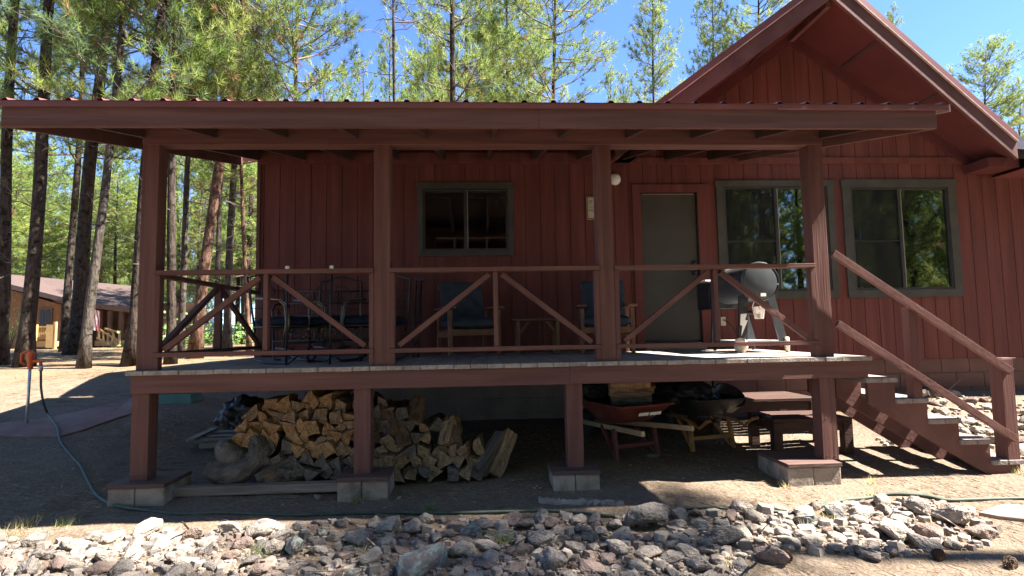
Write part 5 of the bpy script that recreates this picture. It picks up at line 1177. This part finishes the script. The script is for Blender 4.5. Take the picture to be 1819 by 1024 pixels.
for k, (px, py, cnt) in enumerate(((300, 600, 12), (430, 605, 14), (372, 608, 10), (462, 606, 10))):
    p = at(px, py, 17 + k * 2); z = gz(p.x, p.y); t = thing('forest_shrub', 'low green shrub in the forest seen through the left railing', 'shrub', (p.x, p.y, z), group='low shrubs at the forest edge'); m = MB()
    for j in range(420):
        c = Vector((random.gauss(0, .5), random.gauss(0, .4), abs(random.gauss(.3, .35)))); d = Vector((random.gauss(0, 1), random.gauss(0, 1), random.gauss(0, .7))).normalized() * .14; w_ = d.orthogonal().normalized() * .05
        m.add([c, c + d * .5 + w_, c + d, c + d * .5 - w_], [(0, 1, 2, 3)])
    m.build('leaves', leafm, t, local=True, fix=False)

# ------------------------------------------------------------------ neighbouring cabin
ocre = mat('ochre_cabin_siding', (.22, .10, .04), (.28, .14, .06), nscale=2, stretch=(5, 5, .5), bump=.3)
shing = mat('pinkish_shingles', (.065, .042, .038), (.10, .07, .064), nscale=6, stretch=(1, 4, 4), bump=.5)
ypine = mat('yellow_pine_rail', (.36, .225, .09), (.45, .31, .14), nscale=3, bump=.15)
brtrim = mat('brown_cabin_trim', (.13, .07, .045), (.2, .11, .07), nscale=3, bump=.2)
cb = at(60, 600, 20); nb_ = thing('neighbour_cabin', 'ochre cabin with pinkish roof among the trunks at far left', 'house', (cb.x, 21, gz(cb.x, 21)))
def A_(px, py, y): return at(px, py, y)
zb = gz(-19, 20) - .3
rk = A_(115, 538, 19.4); sl_ = .27; xl = rk.x - 9
m = MB(); wall = A_(108, 545, 20)
m.prism([(xl, 20, zb), (wall.x, 20, zb), (wall.x, 20, rk.z - .05), (xl + 4, 20, rk.z + sl_ * (rk.x - xl - 4)), (xl, 20, rk.z + sl_ * (rk.x - xl - 4) - 1)], (0, 5, 0)); m.build('wall', ocre, nb_)
m = MB(); m.prism([(rk.x, 19.4, rk.z), (xl + 4, 19.4, rk.z + sl_ * (rk.x - xl - 4)), (xl + 4, 19.4, rk.z + sl_ * (rk.x - xl - 4) + .2), (rk.x, 19.4, rk.z + .2)], (0, 5, 0)); m.build('gable_roof', shing, nb_)
e0, e1, r0v, r1 = A_(96, 536, 20.1), A_(262, 556, 20.1), A_(-70, 484, 24.5), A_(262, 515, 24.5)
m = MB(); m.prism([e0, e1, r1, r0v], (0, 0, .12)); m.build('roof', shing, nb_)
m = MB(); m.prism([e0 + Vector((0, -.03, -.08)), e1 + Vector((0, -.03, -.08)), e1 + Vector((0, -.03, .13)), e0 + Vector((0, -.03, .13))], (0, .028, 0)); m.build('fascia', brtrim, nb_)
m = MB(); m.box(wall.x + .01, e1.x + 1, 22.6, 22.7, zb, 1.9); m.build('back_wall', brtrim, nb_)
a, b_ = A_(71, 548, 19.97), A_(92, 580, 19.97); m = MB(); m.box(a.x, b_.x, 19.94, 19.99, b_.z, a.z); w_ = m.build('window', brtrim, nb_)
xm = (a.x + b_.x) / 2; m = MB(); m.box(a.x + .05, xm - .02, 19.93, 19.938, b_.z + .05, a.z - .05); m.box(xm + .02, b_.x - .05, 19.93, 19.938, b_.z + .05, a.z - .05); m.build('pane', black, w_)
for px in (160, 178, 196, 216):
    a = A_(px, 553, 20.4); m = MB(); m.box(a.x - .07, a.x + .07, 20.33, 20.47, zb, a.z); m.build('porch_post', brtrim, nb_)
a, b_ = A_(41, 608, 18.6), A_(90, 616, 18.6); m = MB(); m.box(a.x, b_.x, 18.6, 20, b_.z, a.z); m.build('deck', ypine, nb_)
for (x0, y0, x1, y1) in ((66, 580, 85, 603), (45, 581, 60, 604)):
    a, b_ = A_(x0, y0, 18.65), A_(x1, y1, 18.65); m = MB(); x = a.x
    while x < b_.x: m.box(x, x + .045, 18.64, 18.67, b_.z, a.z - .05); x += .075
    m.box(a.x, b_.x, 18.62, 18.69, a.z - .05, a.z); m.build('deck_railing', ypine, nb_)
for px, y0, y1, w in ((63, 577, 606, .16), (91, 577, 618, .30), (99, 572, 622, .08)):
    a, b_ = A_(px, y0, 18.55), A_(px, y1, 18.55); m = MB(); m.box(a.x - w / 2, a.x + w / 2, 18.5, 18.6, b_.z, a.z); m.build('deck_post', ypine, nb_)
m = MB()
for (p_, q_) in (((170, 582), (212, 606)), ((172, 600), (212, 622)), ((176, 584), (176, 604)), ((184, 588), (184, 608)), ((192, 592), (192, 613)), ((200, 597), (200, 617)), ((208, 601), (208, 621)), ((186, 584), (210, 590)), ((200, 588), (206, 616)), ((212, 588), (212, 616))): m.bar(A_(*p_, 19.6), A_(*q_, 19.6), .06, .07, (0, -1, 0) if abs(p_[0] - q_[0]) < 2 else (0, 0, 1))
m.build('stair_railing', ypine, nb_)
m = MB(); a, b_ = A_(168, 606, 20.2), A_(225, 614, 20.2); m.box(a.x, b_.x, 20.2, 22.5, b_.z, a.z); m.build('porch_floor', ypine, nb_)
f0 = A_(158, 548, 19.5); fl = thing('flag', 'red and white striped flag hanging from the ochre cabin porch', 'flag', f0)
fm = [mat('flag_red', (.50, .06, .06), bump=.1), mat('flag_white', (.75, .73, .72), bump=.1), mat('flag_blue', (.04, .06, .2), bump=.1)]
m = MB(); nxf, nzf = 13, 12; wv_ = .42; hh = .85
def FP(i, j): return Vector((i / nxf * wv_ + .10 * j / nzf * (i / nxf - .2), .05 * math.sin(i * 1.1 + j * .3), -j / nzf * hh - .12 * i / nxf))
for i in range(nxf):
    for j in range(nzf): m.add([FP(i, j), FP(i + 1, j), FP(i + 1, j + 1), FP(i, j + 1)], [(0, 1, 2, 3)], 2 if (i < 6 and j < 5) else (0 if i % 2 == 0 else 1))
o = m.build('cloth', fm, fl, local=True, fix=False); so_ = o.modifiers.new('thick', 'SOLIDIFY'); so_.thickness = .004
m = MB(); m.tube([(-.02, 0, .06), (.5, .0, .03)], .016, 6); m.build('pole', brtrim, fl, local=True)

# parked white car beyond the trunks
p = at(352, 600, 31); z = gz(p.x, p.y); car = thing('parked_car', 'white car parked among the distant trunks behind the left railing', 'car', (p.x, p.y, z), R(8))
cw = mat('white_car_paint', (.62, .63, .64), (.68, .69, .7), bump=0, rough=.3, spec=.5)
m = MB(); m.prism([(-2.2, -.85, .35), (2.2, -.85, .35), (2.25, -.85, .75), (2.0, -.85, .98), (1.1, -.85, 1.05), (.5, -.85, 1.62), (-1.4, -.85, 1.66), (-2.1, -.85, 1.05), (-2.25, -.85, .9)], (0, 1.7, 0)); m.build('body', cw, car, bevel=.07, local=True)
m = MB(); m.prism([(.95, -.856, 1.08), (.42, -.856, 1.54), (-.35, -.856, 1.56), (-.35, -.856, 1.08)], (0, .01, 0)); m.prism([(-.45, -.856, 1.08), (-.45, -.856, 1.56), (-1.3, -.856, 1.56), (-1.85, -.856, 1.08)], (0, .01, 0)); m.build('side_window', black, car, local=True)
for sx in (-1.4, 1.4):
    for sy in (-.82, .82):
        m = MB(); m.lathe([(.2, -.1), (.34, -.1), (.36, 0), (.34, .1), (.2, .1)], (sx, sy, .35), (0, 1, 0), 24); wh = m.build('wheel', rubber, car, local=True)
        m = MB(); m.lathe([(.05, -.105), (.2, -.104), (.2, .104), (.05, .105)], (sx, sy, .35), (0, 1, 0), 16); m.build('rim', greysteel, wh, local=True)
